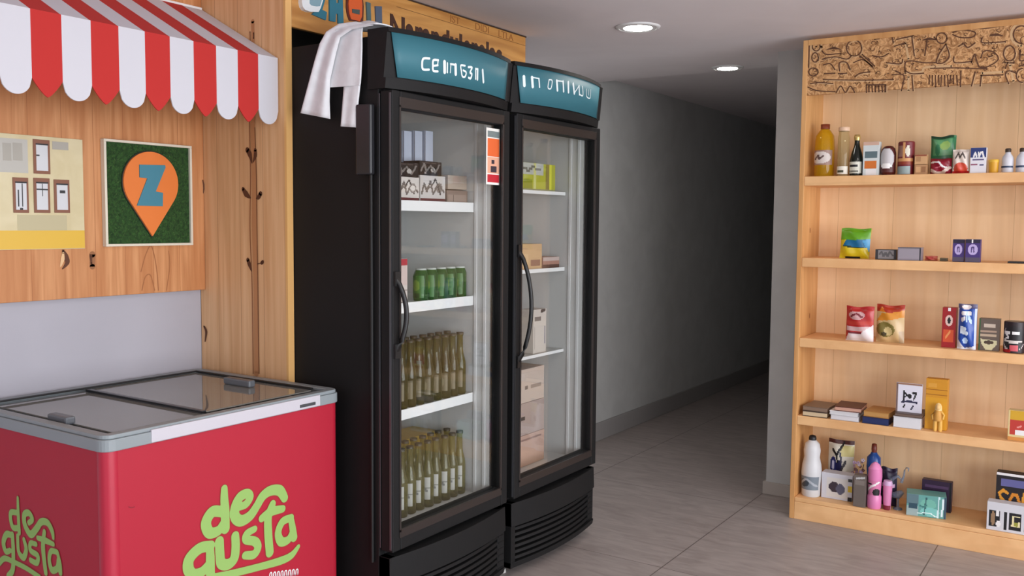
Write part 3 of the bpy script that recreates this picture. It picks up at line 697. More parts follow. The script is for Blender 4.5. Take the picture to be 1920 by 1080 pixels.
# ---------------------------------------------------------------- bookcase
BX0, BX1, BY0, BY1 = -1.363, 0.02, 4.63, 4.945
ZS = [1.742, 1.337, 0.932, 0.535, 0.113]
bk = thing('bookcase', 'tall pale pine shelf unit stocked with groceries, carved header board, right of the corridor', 'shelving unit', (-0.67, 4.78, 0))
finish('side_panel', MB().box(BX0, BY0, 0, BX0+.024, BY1, 2.412), PINE_S, bk, 0.002)
finish('side_panel', MB().box(BX1-.024, BY0, 0, BX1, BY1, 2.412), PINE_S, bk, 0.002)
finish('backboard', MB().box(BX0+.024, BY1-.012, 0, BX1-.024, BY1, 2.41), PINE_BK, bk)
for z in ZS[:4]:
    finish('shelf', MB().box(BX0+.0245, BY0+.002, z-.046, BX1-.0245, BY1-.0125, z), PINE_B, bk, 0.003)
finish('shelf', MB().box(BX0+.0245, BY0+.002, ZS[4]-.022, BX1-.0245, BY1-.0125, ZS[4]), PINE_B, bk, 0.003)
finish('plinth', MB().box(BX0+.0245, BY0+.001, 0, BX1-.0245, BY0+.022, ZS[4]-.0225), PINE_B, bk, 0.002)
HW = nmat('carved_wood', (168, 120, 74), (214, 164, 112), (1, 1, 1), 26, 0.75, 1.0, lo=0.40, hi=0.58, dist=2.2, detail=3)
hd = finish('header_board', MB().box(BX0+.0245, BY0+.002, 2.142, BX1-.0245, BY0+.022, 2.40), HW, bk)
finish('header_edge', MB().box(BX0+.0245, BY0-.001, 2.385, BX1-.0245, BY0+.024, 2.412), PINE_S, bk, 0.001)
YH = BY0+.002
def hz(l): return [at(1500+x/4.571, 30+y/4.571, 1, YH) for x, y in l]
CV = MB(); CL2 = MB()
def circ(cx, cy, rx, ry, a0=0, a1=360, n=12): return [(cx+rx*math.cos(math.radians(a0+(a1-a0)*k/n)), cy+ry*math.sin(math.radians(a0+(a1-a0)*k/n))) for k in range(n+1)]
carv = [circ(465, 275, 65, 68), [(535, 330), (640, 430)], [(520, 345), (625, 440)], circ(1215, 190, 45, 45), [(1250, 240), (1190, 330), (1170, 400), (1230, 400), (1280, 340), (1250, 240)],
        [(900, 480), (905, 400), (960, 385), (1060, 400), (1160, 400)], [(905, 470), (960, 495), (1060, 490)], [(1165, 200), (1150, 180)], [(960, 180), (980, 340)], [(1090, 200), (1070, 340)], [(830, 200), (970, 170)], [(810, 260), (900, 230)],
        circ(1795, 320, 50, 65), circ(1900, 160, 70, 75, 90, 300), circ(1905, 510, 50, 60, 90, 270), [(1550, 510), (1740, 505)], [(1555, 510), (1545, 600)], [(1380, 470), (1375, 605)], [(1500, 480), (1470, 600)],
        [(1470, 400), (1495, 330), (1520, 400), (1545, 440), (1620, 430), (1700, 370), (1660, 310), (1580, 300), (1550, 360)], [(1320, 350), (1330, 400), (1470, 390)], [(1120, 450), (1300, 445), (1500, 450), (1600, 450)],
        [(200, 545), (540, 550), (800, 545)], [(570, 590), (570, 655)], [(735, 590), (735, 650)], [(570, 590), (735, 590)], [(310, 655), (350, 600), (390, 655), (430, 600), (470, 655)], [(870, 640), (890, 510), (790, 505)], [(960, 510), (970, 640)],
        [(1310, 140), (1400, 120), (1500, 140), (1480, 180), (1380, 185), (1310, 160)], [(1560, 190), (1570, 230), (1760, 220)], [(1420, 105), (1600, 105), (1780, 75)], [(1360, 260), (1400, 240), (1440, 270), (1500, 230)], [(190, 300), (230, 330), (350, 320)],
        [(190, 370), (300, 350), (400, 370), (440, 340)], [(200, 420), (260, 410), (300, 460)], [(340, 470), (340, 400), (400, 400), (430, 460)], [(460, 400), (540, 375), (620, 430)], [(470, 520), (520, 490), (600, 480)], [(210, 495), (300, 490)], [(330, 495), (400, 490)],
        [(620, 340), (700, 350), (760, 320)], [(740, 400), (860, 410), (880, 370)], [(640, 200), (680, 195)], [(80, 240), (75, 440)], circ(140, 260, 34, 40), circ(130, 355, 28, 40), circ(115, 480, 40, 34), [(90, 580), (170, 570), (280, 580)], [(70, 610), (150, 640), (300, 650)],
        [(790, 180), (800, 230)], [(820, 470), (860, 490)], [(1620, 350), (1650, 340)], [(1890, 300), (1885, 380), (1920, 380)], [(1755, 400), (1830, 405)], [(1780, 400), (1760, 450)], [(1850, 490), (1790, 470), (1760, 500), (1790, 580)], [(1880, 430), (1920, 420)]]
for l in carv: ribbon(CV, hz(l), 0.0052, (0, -1, 0), 0.0012)
for x in range(590, 735, 28): ribbon(CV, hz([(x, 600), (x+random.randint(-6, 6), 650)]), 0.006, (0, -1, 0), 0.001)
for x in range(1110, 1360, 26): ribbon(CV, hz([(x, 510), (x+random.randint(-8, 8), 600+random.randint(-20, 8))]), 0.005, (0, -1, 0), 0.001)
for cx, cy in ((290, 280), (1680, 165), (140, 262), (1110, 200)):
    ribbon(CV, hz([(cx-60*(cx > 150), cy+8), (cx, cy-5), (cx+60*(cx > 150), cy+6)]), [0.002, 0.012, 0.002], (0, -1, 0), 0.0011)
# doodles continuing beyond the picture edge and small fill marks
for i in range(340):
    cx = random.uniform(60, 3000); cy = random.uniform(160-.075*cx, 640-.03*cx)
    if cx < 1900: cy = max(cy, 230-.09*cx); r = random.uniform(8, 20)
    else: r = random.uniform(20, 60)
    a = random.uniform(0, 360)
    CVt = circ(cx, cy, r, r*.7, a, a+random.uniform(90, 270), 5)
    q = hz(CVt)
    if all(BX0+.03 < v.x < BX1-.03 and 2.148 < v.z < 2.382 for v in q): ribbon(CV, q, 0.0026, (0, -1, 0), 0.0013)
finish('carving', CV, mat(92, 58, 38, 0.8), hd)
mb = MB()
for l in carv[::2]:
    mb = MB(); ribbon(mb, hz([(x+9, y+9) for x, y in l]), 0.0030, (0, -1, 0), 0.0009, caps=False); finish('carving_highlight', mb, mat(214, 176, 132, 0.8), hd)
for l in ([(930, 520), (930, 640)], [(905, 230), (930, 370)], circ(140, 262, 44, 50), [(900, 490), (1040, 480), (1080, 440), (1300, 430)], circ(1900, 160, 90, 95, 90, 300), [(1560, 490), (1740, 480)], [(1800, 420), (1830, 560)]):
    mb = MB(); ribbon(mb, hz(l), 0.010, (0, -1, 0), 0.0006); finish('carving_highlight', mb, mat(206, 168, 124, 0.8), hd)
for (x, y) in ((1519, 432), (1518, 592)):
    v = at(x, y, 0, BX0+.0245)
    finish('knot', MB().lathe([(0.001, 0), (0.008, 0.0002), (0.0085, 0.001)], (0, 0, 0), 12) if False else MB().prism([(BX0+.0246, v.y+.006*math.cos(2*PI*k/10), v.z+.014*math.sin(2*PI*k/10)) for k in range(10)], (.0006, 0, 0)), mat(150, 96, 56, 0.7), bk)

# ---------------------------------------------------------------- goods
def painter(base, shapes):
    cols = [base]+[s[-1] for s in shapes]
    uniq = []
    for c in cols:
        if c not in uniq: uniq.append(c)
    def f(u, v):
        c = base
        for s in shapes:
            k = s[0]
            if k == 'r':
                if s[1] <= u <= s[3] and s[2] <= v <= s[4]: c = s[5]
            elif k == 'e':
                if ((u-s[1])/s[3])**2+((v-s[2])/s[4])**2 <= 1: c = s[5]
            elif k == 'p':
                P = s[1]; ins = False
                for i in range(len(P)):
                    (x1, y1), (x2, y2) = P[i], P[i-1]
                    if (y1 > v) != (y2 > v) and u < (x2-x1)*(v-y1)/(y2-y1)+x1: ins = not ins
                if ins: c = s[2]
            elif k == 'l':
                P = s[1]
                for i in range(len(P)-1):
                    ax, ay = P[i]; bx, by = P[i+1]; dx, dy = bx-ax, by-ay
                    t = max(0, min(1, ((u-ax)*dx+(v-ay)*dy)/(dx*dx+dy*dy+1e-9)))
                    if math.hypot(u-ax-t*dx, v-ay-t*dy) < s[2]: c = s[3]; break
        return uniq.index(c)
    return uniq, f
def cm(c, rough=0.45): return mat(*c, rough)
def place(rect, shelf, depth, mode, yf=None, dy=0):
    """real position of a shelf item from the picture: returns x-centre, front y, width, height"""
    x0, y0, x1, y1 = rect
    if yf is None:
        if shelf > 1.5: yf = 4.665
        else: yf = min(max(at((x0+x1)/2, y1, 2, shelf).y, BY0+.012), BY1-.02-depth)
    yf += dy
    a = at(x0, (y0+y1)/2, 1, yf); b = at(x1, (y0+y1)/2, 1, yf); t = at((x0+x1)/2, y0, 1, yf)
    return (a.x+b.x)/2, yf, b.x-a.x, t.z-shelf
def carton(name, label, cat, rect, shelf, depth, base, shapes, group=None, yf=None, res=30, rough=0.45, rz=0, frame=None):
    cx, yf, w_, h = place(rect, shelf, depth, 0, yf) if frame is None else frame
    p = thing(name, label, cat, (cx, yf+depth/2, shelf+.0006), rz, group)
    W0 = WM[p.name]; loc = lambda x, y, z: W0 @ Vector((x, y, z))
    def tb(x0, y0, z0, x1, y1, z1):
        mb = MB().box(x0, y0, z0, x1, y1, z1); mb.v = [W0 @ v for v in mb.v]; return mb
    finish('box', tb(-w_/2, -depth/2+.0006, 0, w_/2, depth/2, h), cm(base, rough), p, 0.001)
    uniq, f = painter(base, shapes)
    mb = MB(); n = res; mm = max(8, int(res*min(2.0, h/w_)))
    vs = [loc(-w_/2+.0008+(w_-.0016)*i/n, -depth/2, .0008+(h-.0016)*j/mm) for j in range(mm+1) for i in range(n+1)]
    fs = [(j*(n+1)+i, j*(n+1)+i+1, (j+1)*(n+1)+i+1, (j+1)*(n+1)+i) for j in range(mm) for i in range(n)]
    k = len(mb.f); mb.add(vs, fs)
    for q, fc in enumerate(fs): mb.mi[q] = f((q % n+.5)/n, (q//n+.5)/mm)
    finish('front_print', mb, [cm(c, rough) for c in uniq], p)
    return p
def pouch(name, label, cat, rect, shelf, depth, base, shapes, group=None, yf=None, crimp=0.08, lean=0.0, skew=0.0, res=30, wob=0.02):
    cx, yf, w_, h = place(rect, shelf, depth, 0, yf)
    p = thing(name, label, cat, (cx, yf+depth/2, shelf+.0006), 0, group)
    W0 = WM[p.name]; uniq, f = painter(base, shapes); mb = MB(); n = res; mm = int(res*min(1.8, max(.7, h/w_)))
    sd = random.random()*9
    def P(u, v, s):
        e = (1-abs(2*u-1)**3.0)*(1-abs(2*v-1)**4)
        if v > 1-crimp or v < crimp*.5: e *= .35
        y = s*depth/2*(.12+.88*e) + .003*math.sin(11*u+7*v+sd)*(1 if s < 0 else 0)
        pinch = 1-.07*(1-abs(2*v-1))*0-wob*math.sin(v*PI)*1.5
        x = (u-.5)*w_*pinch*.99+skew*v*w_
        return W0 @ Vector((x, y+lean*v*h, h*(v+wob*math.sin(u*7+sd)*v)*(1-wob*.5)))
    for s in (-1, 1):
        vs = [P(i/n, j/mm, s) for j in range(mm+1) for i in range(n+1)]
        fs = [(j*(n+1)+i, j*(n+1)+i+1, (j+1)*(n+1)+i+1, (j+1)*(n+1)+i) for j in range(mm) for i in range(n)]
        if s > 0: fs = [g[::-1] for g in fs]
        k = len(mb.f); mb.add(vs, fs, 0, True)
        for q in range(len(fs)): mb.mi[k+q] = f((q % n+.5)/n, (q//n+.5)/mm) if s < 0 else 0
    # close the rim
    rimf = MB()
    edge = [(i/n, 0) for i in range(n)]+[(1, j/mm) for j in range(mm)]+[(1-i/n, 1) for i in range(n)]+[(0, 1-j/mm) for j in range(mm)]
    for i in range(len(edge)):
        a, b = edge[i], edge[(i+1) % len(edge)]
        mb.face([P(*a, 1), P(*b, 1), P(*b, -1), P(*a, -1)], 0)
    finish('bag', mb, [cm(c, 0.3) for c in uniq], p)
    return p
def bottle(name, label, cat, rect, shelf, prof, bodym, cap=None, lab=None, group=None, yf=None, sy=1.0, n=28, fr=None):
    """prof: (radius fraction, height fraction); cap: (prof, material); lab: (v0, v1, base, shapes)"""
    if fr is None:
        cx, yf, w_, h = place(rect, shelf, 0.06, 0, yf); r = w_/2; c = (cx, yf+r*sy, shelf+.0006)
    else: c, r, h = fr
    p = thing(name, label, cat, c, 0, group)
    mb = MB().lathe([(a*r, b*h) for a, b in prof], c, n, 0, 1, sy)
    finish('body', mb, bodym, p)
    if cap: finish('cap', MB().lathe([(a*r, b*h) for a, b in cap[0]], c, 20, 0, 1, sy), cap[1], p)
    if lab:
        v0, v1, base, shapes = lab; uniq, f = painter(base, shapes); mb = MB(); nn = 28; mm = 20
        def rad(v):
            for (a, b), (a2, b2) in zip(prof, prof[1:]):
                if b <= v <= b2 and b2 > b: return a+(a2-a)*(v-b)/(b2-b)
            return prof[-1][0]
        vs = []
        for j in range(mm+1):
            v = v0+(v1-v0)*j/mm; R = rad(v)*r+.0008
            for i in range(nn+1):
                a = math.radians(-90-78-15+(156)*i/nn); vs.append((c[0]+R*math.cos(a), c[1]+R*sy*math.sin(a), c[2]+v*h))
        fs = [(j*(nn+1)+i, j*(nn+1)+i+1, (j+1)*(nn+1)+i+1, (j+1)*(nn+1)+i) for j in range(mm) for i in range(nn)]
        mb.add(vs, fs, 0, True)
        for q in range(len(fs)): mb.mi[q] = f((q % nn+.5)/nn, (q//nn+.5)/mm)
        finish('label', mb, [cm(x) for x in uniq], p)
    return p
W_ = (232, 230, 230); K_ = (24, 24, 28); RD = (170, 28, 38)
OIL = glassmat('oil_bottle', (0.95, 0.80, 0.18), ior=1.35, body=0.35, bodyc=(214, 168, 30)); CLR = glassmat('clear_bottle', (0.86, 0.84, 0.72), ior=1.35, body=0.25, bodyc=(214, 190, 140))
DKG = mat(18, 24, 18, 0.15)
z = ZS[0]
G1 = 'groceries on the top shelf'
bottle('oil_bottle', 'large yellow oil bottle with brown cap at the left end of the top shelf', 'bottle', (1523, 232, 1560, 327), z,
       [(.96, 0), (1, .02), (1, .55), (.96, .68), (.9, .78), (.55, .88), (.42, .9), (.42, .93)], OIL, ([(.46, .91), (.46, 1.0), (.40, 1.0)], cm((130, 56, 30))), (.22, .50, (150, 118, 106), [('e', .5, .5, .42, .42, (206, 196, 190)), ('l', [(.3, .4), (.45, .65), (.5, .4), (.65, .6)], .05, (90, 70, 66))]), G1)
bottle('glass_jar', 'tall narrow clear glass jar with pinkish lid, second from the left on the top shelf', 'jar', (1568, 238, 1590, 327), z,
       [(.95, 0), (1, .02), (1, .78), (.86, .86), (.86, .92)], CLR, ([(.92, .92), (.96, .93), (.96, .99), (.9, 1.0)], cm((226, 190, 160))), (.04, .2, (226, 220, 206), [('r', .3, .2, .7, .5, (70, 70, 50))]), G1)
bottle('dark_bottle', 'dark green glass bottle with gold foil neck and white label', 'bottle', (1591, 252, 1616, 327), z,
       [(.95, 0), (1, .03), (1, .38), (.8, .55), (.45, .72), (.38, .8), (.38, .88)], DKG, ([(.42, .86), (.5, .93), (.42, 1.0), (.3, 1.0)], mat(206, 176, 110, 0.3, 0.6)), (.06, .34, (214, 214, 200), [('r', .2, .55, .75, .75, K_), ('r', .1, .1, .8, .25, (120, 120, 110))]), G1)
carton('carton', 'small pale blue carton with orange block and dark window beside the dark bottle', 'box', (1618, 266, 1648, 327), z, .05, (206, 214, 214), [('r', .1, .52, .9, .72, (90, 110, 116)), ('r', .1, .2, .85, .44, (206, 112, 40)), ('r', .2, 0, .85, .18, W_), ('r', 0, .9, 1, 1, (206, 170, 150))], G1)
bottle('oval_jar', 'rounded dark brown jar with oval silver-white label', 'jar', (1649, 273, 1677, 327), z,
       [(.8, 0), (1, .06), (1, .75), (.88, .9), (.6, .98), (.3, 1.0)], cm((84, 30, 26), .25), None, (.1, .94, (84, 30, 26), [('e', .55, .55, .42, .42, (196, 192, 194)), ('e', .55, .25, .3, .1, (240, 238, 236))]), G1)
bottle('can', 'maroon can with cream cross band and silver base patch', 'can', (1681, 265, 1712, 327), z,
       [(.94, 0), (1, .02), (1, .97), (.94, 1.0)], cm((110, 26, 34), .3), None, (.02, .97, (110, 26, 34), [('r', .2, .55, .5, .9, (150, 110, 96)), ('e', .72, .72, .1, .18, (220, 214, 196)), ('r', 0, .42, 1, .5, (206, 152, 96)), ('r', .5, .3, .6, 1, (206, 152, 96)), ('r', 0, .28, 1, .42, (140, 52, 30)), ('r', .15, .02, .85, .24, (150, 166, 166))]), G1)
z2 = z
a = carton('small_carton', 'small beige carton, bottom of two stacked boxes beside the maroon can', 'box', (1715, 309, 1738, 327), z, .05, (178, 134, 92), [('r', .1, .2, .45, .8, (206, 160, 112)), ('r', .55, .2, .9, .8, (150, 104, 66))], G1)
carton('small_carton', 'small beige carton, top of two stacked boxes beside the maroon can', 'box', (1715, 290, 1738, 308), z+.047, .05, (200, 156, 110), [('r', .1, .3, .5, .8, (170, 126, 84)), ('r', .0, .85, 1, 1, (140, 70, 44))], G1)
pouch('pouch', 'large green stand-up bag behind the crimson bag on the top shelf', 'bag', (1743, 254, 1791, 327), z, .05, (52, 122, 80), [('r', .1, .5, .85, .92, (96, 160, 110)), ('e', .6, .75, .2, .12, (150, 190, 100)), ('e', .3, .65, .1, .15, (60, 130, 90)), ('r', .2, .1, .8, .45, (80, 116, 96)), ('r', .3, .2, .4, .4, (30, 70, 50)), ('r', .5, .2, .65, .42, (34, 70, 56)), ('r', 0, .95, .9, 1, (16, 60, 36))], G1, yf=4.755)
pouch('pouch', 'crimson snack bag with white swoosh in front of the green bag', 'bag', (1743, 297, 1784, 327), z, .05, (140, 18, 44), [('l', [(.05, .75), (.4, .8), (.6, .5), (.9, .35)], .05, W_), ('l', [(.05, .25), (.3, .08), (.6, .1), (.9, .4)], .09, (224, 206, 196)), ('l', [(.25, .4), (.5, .5)], .03, (206, 120, 130))], G1, yf=4.675)
pouch('pouch', 'white pouch with red fruit picture beside the blue and white box', 'bag', (1785, 280, 1817, 327), z, .04, (226, 214, 204), [('e', .5, .2, .42, .26, (206, 76, 54)), ('r', 0, 0, 1, .1, (180, 20, 30)), ('l', [(.2, .65), (.35, .85), (.45, .65), (.6, .85), (.75, .65)], .035, (80, 70, 66))], G1, wob=.005)
carton('carton', 'blue and white box with slanted white lettering on the top shelf', 'box', (1819, 277, 1849, 327), z, .04, (222, 222, 230), [('r', 0, .62, 1, 1, (28, 48, 110)), ('l', [(.2, .65), (.3, .8), (.4, .65)], .05, W_), ('l', [(.5, .8), (.55, .65), (.65, .8)], .05, W_), ('l', [(.75, .82), (.85, .62)], .05, W_), ('r', .15, .5, .85, .56, (90, 80, 120)), ('r', .05, .3, .45, .36, (140, 70, 100)), ('r', .6, .28, .85, .34, (70, 70, 110))], G1)
bottle('tub', 'small round yellow tub beside the white handled bottles', 'tub', (1852, 299, 1872, 327), z, [(.85, 0), (.9, .05), (1, .8)], cm((216, 160, 40)), ([(1.03, .8), (1.03, .97), (.95, 1)], cm((224, 178, 60))), None, G1)
wb = [(.92, 0), (1, .04), (1, .55), (.9, .65), (.5, .78), (.42, .85)]
bottle('handled_bottle', 'white bottle with dark blue band, left one of the pair by the yellow tub', 'bottle', (1877, 278, 1900, 327), z, wb, cm((206, 206, 214)), ([(.5, .84), (.52, .97), (.4, 1)], cm((60, 46, 36))), (.2, .28, (44, 60, 90), []), G1)
bottle('handled_bottle', 'white bottle with dark blue band, rightmost item on the top shelf', 'bottle', (1904, 277, 1928, 327), z, wb, cm((206, 206, 214)), ([(.5, .84), (.52, .97), (.4, 1)], cm((60, 46, 36))), (.2, .28, (44, 60, 90), []), G1)

z = ZS[1]; G2 = 'goods on the second shelf'
pouch('snack_bag', 'leaning snack bag banded green, blue and yellow on the second shelf', 'bag', (1572, 428, 1629, 484), z, .05, (214, 190, 30), [('r', 0, .62, 1, 1, (96, 160, 30)), ('p', [(.2, .62), (1, .64), (1, .35), (.1, .4)], (24, 104, 150)), ('p', [(.75, .62), (1, .64), (1, .2)], (60, 150, 200)), ('r', .2, 0, .7, .06, K_), ('l', [(.12, .4), (.8, .36)], .02, (40, 60, 40))], G2, yf=4.70, skew=0.03, lean=.1)
carton('small_box', 'small low box with dark ends and grey scribbled front on the second shelf', 'box', (1641, 468, 1680, 487), z, .06, (52, 50, 54), [('r', .12, .1, .9, .9, (136, 132, 134)), ('l', [(.2, .5), (.3, .8), (.4, .3), (.5, .7), (.6, .3), (.7, .8), (.85, .4)], .05, (90, 88, 90))], G2)
carton('small_box', 'low grey-mauve translucent box beside the small scribbled box', 'box', (1683, 464, 1727, 489), z, .06, (134, 126, 136), [('r', .05, .1, .92, .9, (152, 144, 154)), ('r', .93, 0, 1, 1, (50, 46, 54)), ('r', 0, .92, 1, 1, (90, 84, 90))], G2)
pouch('candy_packet', 'tiny flat pink packet lying on the second shelf', 'packet', (1733, 480, 1757, 489), z, .04, (206, 110, 96), [('e', .4, .5, .3, .3, (186, 70, 66))], G2)
carton('matchbox', 'tiny flat dark olive box between the pink packet and purple packs', 'box', (1762, 484, 1776, 490), z, .03, (90, 76, 50), [('r', .1, .3, .9, .8, (70, 60, 44))], G2, res=8)
PU = [('r', 0, .84, 1, 1, (28, 20, 50)), ('e', .5, .55, .34, .24, (186, 170, 216)), ('l', [(.4, .45), (.42, .65), (.55, .65), (.58, .45)], .04, (70, 50, 110)), ('r', 0, 0, 1, .2, (80, 70, 90))]
carton('purple_carton', 'purple carton with pale badge, left of the purple pair on the second shelf', 'box', (1786, 449, 1808, 491), z, .04, (62, 40, 110), PU, G2)
carton('purple_carton', 'purple carton with pale badge, right and wider of the purple pair', 'box', (1810, 449, 1838, 492), z, .04, (62, 40, 110), PU+[('r', .4, .85, .5, 1, W_)], G2)
carton('flat_case', 'flat black case lying at the right picture edge on the second shelf', 'case', (1889, 491, 1932, 497), z, .08, (24, 20, 22), [], G2, res=6)

z = ZS[2]; G3 = 'packets on the third shelf'
pouch('snack_bag', 'red and white crisps bag, left one of the leaning pair on the third shelf', 'bag', (1584, 575, 1637, 640), z, .05, (178, 40, 40), [('e', .4, .75, .3, .13, (206, 160, 160)), ('l', [(.2, .72), (.4, .82), (.6, .7)], .03, (120, 40, 50)), ('r', 0, .48, 1, .58, (190, 60, 50)), ('r', .05, .3, .95, .42, (206, 170, 170)), ('p', [(.0, 0), (1, 0), (1, .48), (.5, .2), (.1, .2)], (226, 216, 218)), ('r', .1, .2, .6, .26, (120, 50, 60))], G3)
pouch('snack_bag', 'orange and beige crisps bag, right one of the leaning pair on the third shelf', 'bag', (1641, 572, 1695, 643), z, .05, (206, 176, 126), [('r', 0, .8, 1, 1, (170, 50, 28)), ('p', [(0, .55), (1, .68), (1, .86), (.2, .78)], (216, 140, 40)), ('p', [(.1, .8), (.2, .95), (.35, .8)], (224, 130, 40)), ('e', .35, .35, .34, .2, (126, 112, 54)), ('e', .45, .3, .16, .12, (206, 186, 130)), ('e', .3, .22, .1, .06, (70, 60, 34)), ('r', .85, 0, 1, .3, (186, 160, 126))], G3)
carton('biscuit_box', 'tall narrow red box with orange base, left of the tall blue bag', 'box', (1766, 577, 1792, 652), z, .05, (156, 22, 28), [('r', .1, .14, .85, .45, (206, 80, 40)), ('e', .5, .68, .28, .14, (226, 196, 186)), ('e', .5, .68, .12, .08, K_), ('l', [(.3, .25), (.6, .4)], .04, (226, 150, 90)), ('r', .4, .92, .6, 1, W_)], G3)
pouch('flour_bag', 'tall royal blue bag with white edges and white lettering on the third shelf', 'bag', (1794, 571, 1830, 656), z, .06, (30, 72, 160), [('r', 0, 0, .08, 1, (206, 216, 240)), ('r', .9, .05, 1, .95, (206, 216, 240)), ('r', 0, .9, 1, 1, (90, 86, 120)), ('e', .45, .94, .25, .05, (240, 230, 230)), ('l', [(.25, .8), (.7, .8)], .045, W_), ('l', [(.5, .8), (.5, .66)], .05, (190, 216, 240)), ('l', [(.25, .66), (.4, .7)], .05, W_), ('l', [(.6, .72), (.72, .62)], .05, (190, 216, 240)), ('l', [(.2, .48), (.45, .45), (.2, .4), (.55, .36)], .045, (220, 232, 246)), ('e', .45, .2, .14, .07, (186, 214, 246)), ('p', [(0, 0), (0, .25), (.4, .02), (1, .08), (1, 0)], (226, 232, 244))], G3, wob=.004)
carton('striped_pack', 'grey-brown pack with cream stripes and badge between the blue bag and black can', 'box', (1835, 598, 1874, 658), z, .05, (98, 84, 74), [('r', 0, 0, .06, 1, (40, 84, 44)), ('r', .25, .74, .8, .84, (196, 180, 164)), ('r', .08, .58, .88, .64, (170, 144, 124)), ('r', .08, .44, .88, .51, (186, 164, 140)), ('p', [(.08, .36), (.9, .32), (.9, .2), (.65, .02), (.35, .02), (.15, .2)], (206, 200, 160)), ('e', .5, .26, .25, .06, (70, 54, 40))], G3)
bottle('can', 'black tin with white lettering and red patch at the right picture edge', 'can', (1880, 604, 1922, 663), z, [(.96, 0), (1, .02), (1, .98), (.96, 1)], cm((38, 24, 28), .3), None,
       (.02, .98, (38, 24, 28), [('e', .55, .45, .45, .42, (200, 190, 190)), ('e', .58, .48, .42, .4, (22, 18, 22)), ('r', .2, .62, .45, .68, W_), ('r', .55, .62, .8, .68, W_), ('l', [(.3, .6), (.42, .5), (.25, .42)], .03, W_), ('l', [(.25, .4), (.55, .34), (.85, .38)], .04, (214, 206, 200)), ('r', .45, .04, .75, .26, (206, 90, 100)), ('r', .1, 0, .5, .08, (160, 10, 20))]), G3)

z = ZS[3]; G4 = 'flat packets and books on the fourth shelf'
def slab(name, label, x0, x1, ytop, ybot, zb, depth, top, side, yf, rz=0, sheets=0):
    a = at(x0, ybot, 1, yf); b = at(x1, ybot, 1, yf); t = at((x0+x1)/2, ytop, 1, yf).z; h = t-zb if zb else 0
    return a, b, h
def stackitem(name, label, cat, x0, x1, th, zb, depth, cover, pages, yf, rz=0.0, shapes=None):
    a = at(x0, 790, 1, yf); b = at(x1, 790, 1, yf); w_ = b.x-a.x; cx = (a.x+b.x)/2
    p = thing(name, label, cat, (cx, yf+depth/2, zb+.0006), rz, G4)
    W0 = WM[p.name]
    def tb(*g):
        mb = MB().box(*g); mb.v = [W0 @ v for v in mb.v]; return mb
    t = min(.003, th*.2)
    finish('pages', tb(-w_/2+.002, -depth/2+.002, t, w_/2-.002, depth/2-.002, th-t), cm(pages), p, 0.0005)
    finish('cover', tb(-w_/2, -depth/2, th-t, w_/2, depth/2, th), cm(cover), p, 0.0008)
    finish('cover', tb(-w_/2, -depth/2, 0, w_/2, depth/2, t), cm(cover), p, 0.0008)
    return zb+th
yf4 = BY0+.012
t1 = stackitem('magazine', 'cream magazine with dark cover, bottom of the leftmost pile on the fourth shelf', 'magazine', 1503, 1549, .026, z, .20, (60, 46, 40), (206, 184, 150), yf4, 0.03)
stackitem('magazine', 'grey-brown magazine, top of the leftmost pile on the fourth shelf', 'magazine', 1505, 1552, .022, t1, .18, (116, 96, 82), (140, 116, 98), yf4+.012, -0.04)
t2 = stackitem('book', 'white book, bottom of the second pile from the left on the fourth shelf', 'book', 1556, 1609, .024, z, .19, (196, 194, 198), (214, 212, 216), yf4, 0.02)
t3 = stackitem('book', 'white paper pad, middle of the second pile from the left', 'book', 1555, 1608, .018, t2, .18, (222, 222, 226), (214, 212, 214), yf4+.006, -0.02)
stackitem('book', 'maroon patterned book, top of the second pile from the left', 'book', 1562, 1612, .022, t3, .17, (84, 36, 30), (196, 150, 130), yf4+.02, 0.06)
t4 = stackitem('book', 'navy blue book lying flat, bottom of the third pile on the fourth shelf', 'book', 1616, 1666, .032, z, .18, (24, 36, 82), (30, 42, 90), yf4, 0.0)
stackitem('book', 'tan folder on top of the navy book', 'book', 1620, 1668, .026, t4, .17, (180, 128, 66), (196, 146, 84), yf4+.012, -0.06)
t5 = stackitem('paper_stack', 'thick white paper stack beneath the framed card', 'paper', 1674, 1726, .052, z, .18, (206, 206, 212), (216, 216, 220), yf4, 0.01)
t6 = stackitem('book', 'dark brown thin book on the thick white paper stack', 'book', 1676, 1728, .016, t5, .17, (80, 60, 52), (110, 90, 80), yf4+.006, 0.03)
fa = at(1680, 745, 1, yf4+.05); fb = at(1729, 745, 1, yf4+.05); ft = at(1704, 719, 1, yf4+.05).z
carton('framed_card', 'white framed card with black handwriting standing on the paper stack', 'card', None, t6, .012, (222, 220, 232), [('r', 0, .95, 1, 1, (150, 110, 90)), ('r', 0, 0, .05, 1, (120, 96, 90)), ('l', [(.3, .42), (.3, .72)], .035, K_), ('l', [(.3, .72), (.42, .58), (.3, .5)], .03, K_), ('e', .52, .56, .08, .08, K_), ('l', [(.64, .68), (.78, .68), (.68, .45)], .03, K_), ('l', [(.22, .34), (.5, .38), (.8, .35)], .035, (40, 40, 70)), ('l', [(.3, .15), (.35, .25)], .03, K_), ('l', [(.6, .12), (.66, .22)], .03, (60, 60, 80))], G4, frame=((fa.x+fb.x)/2, yf4+.05, fb.x-fa.x, ft-t6))
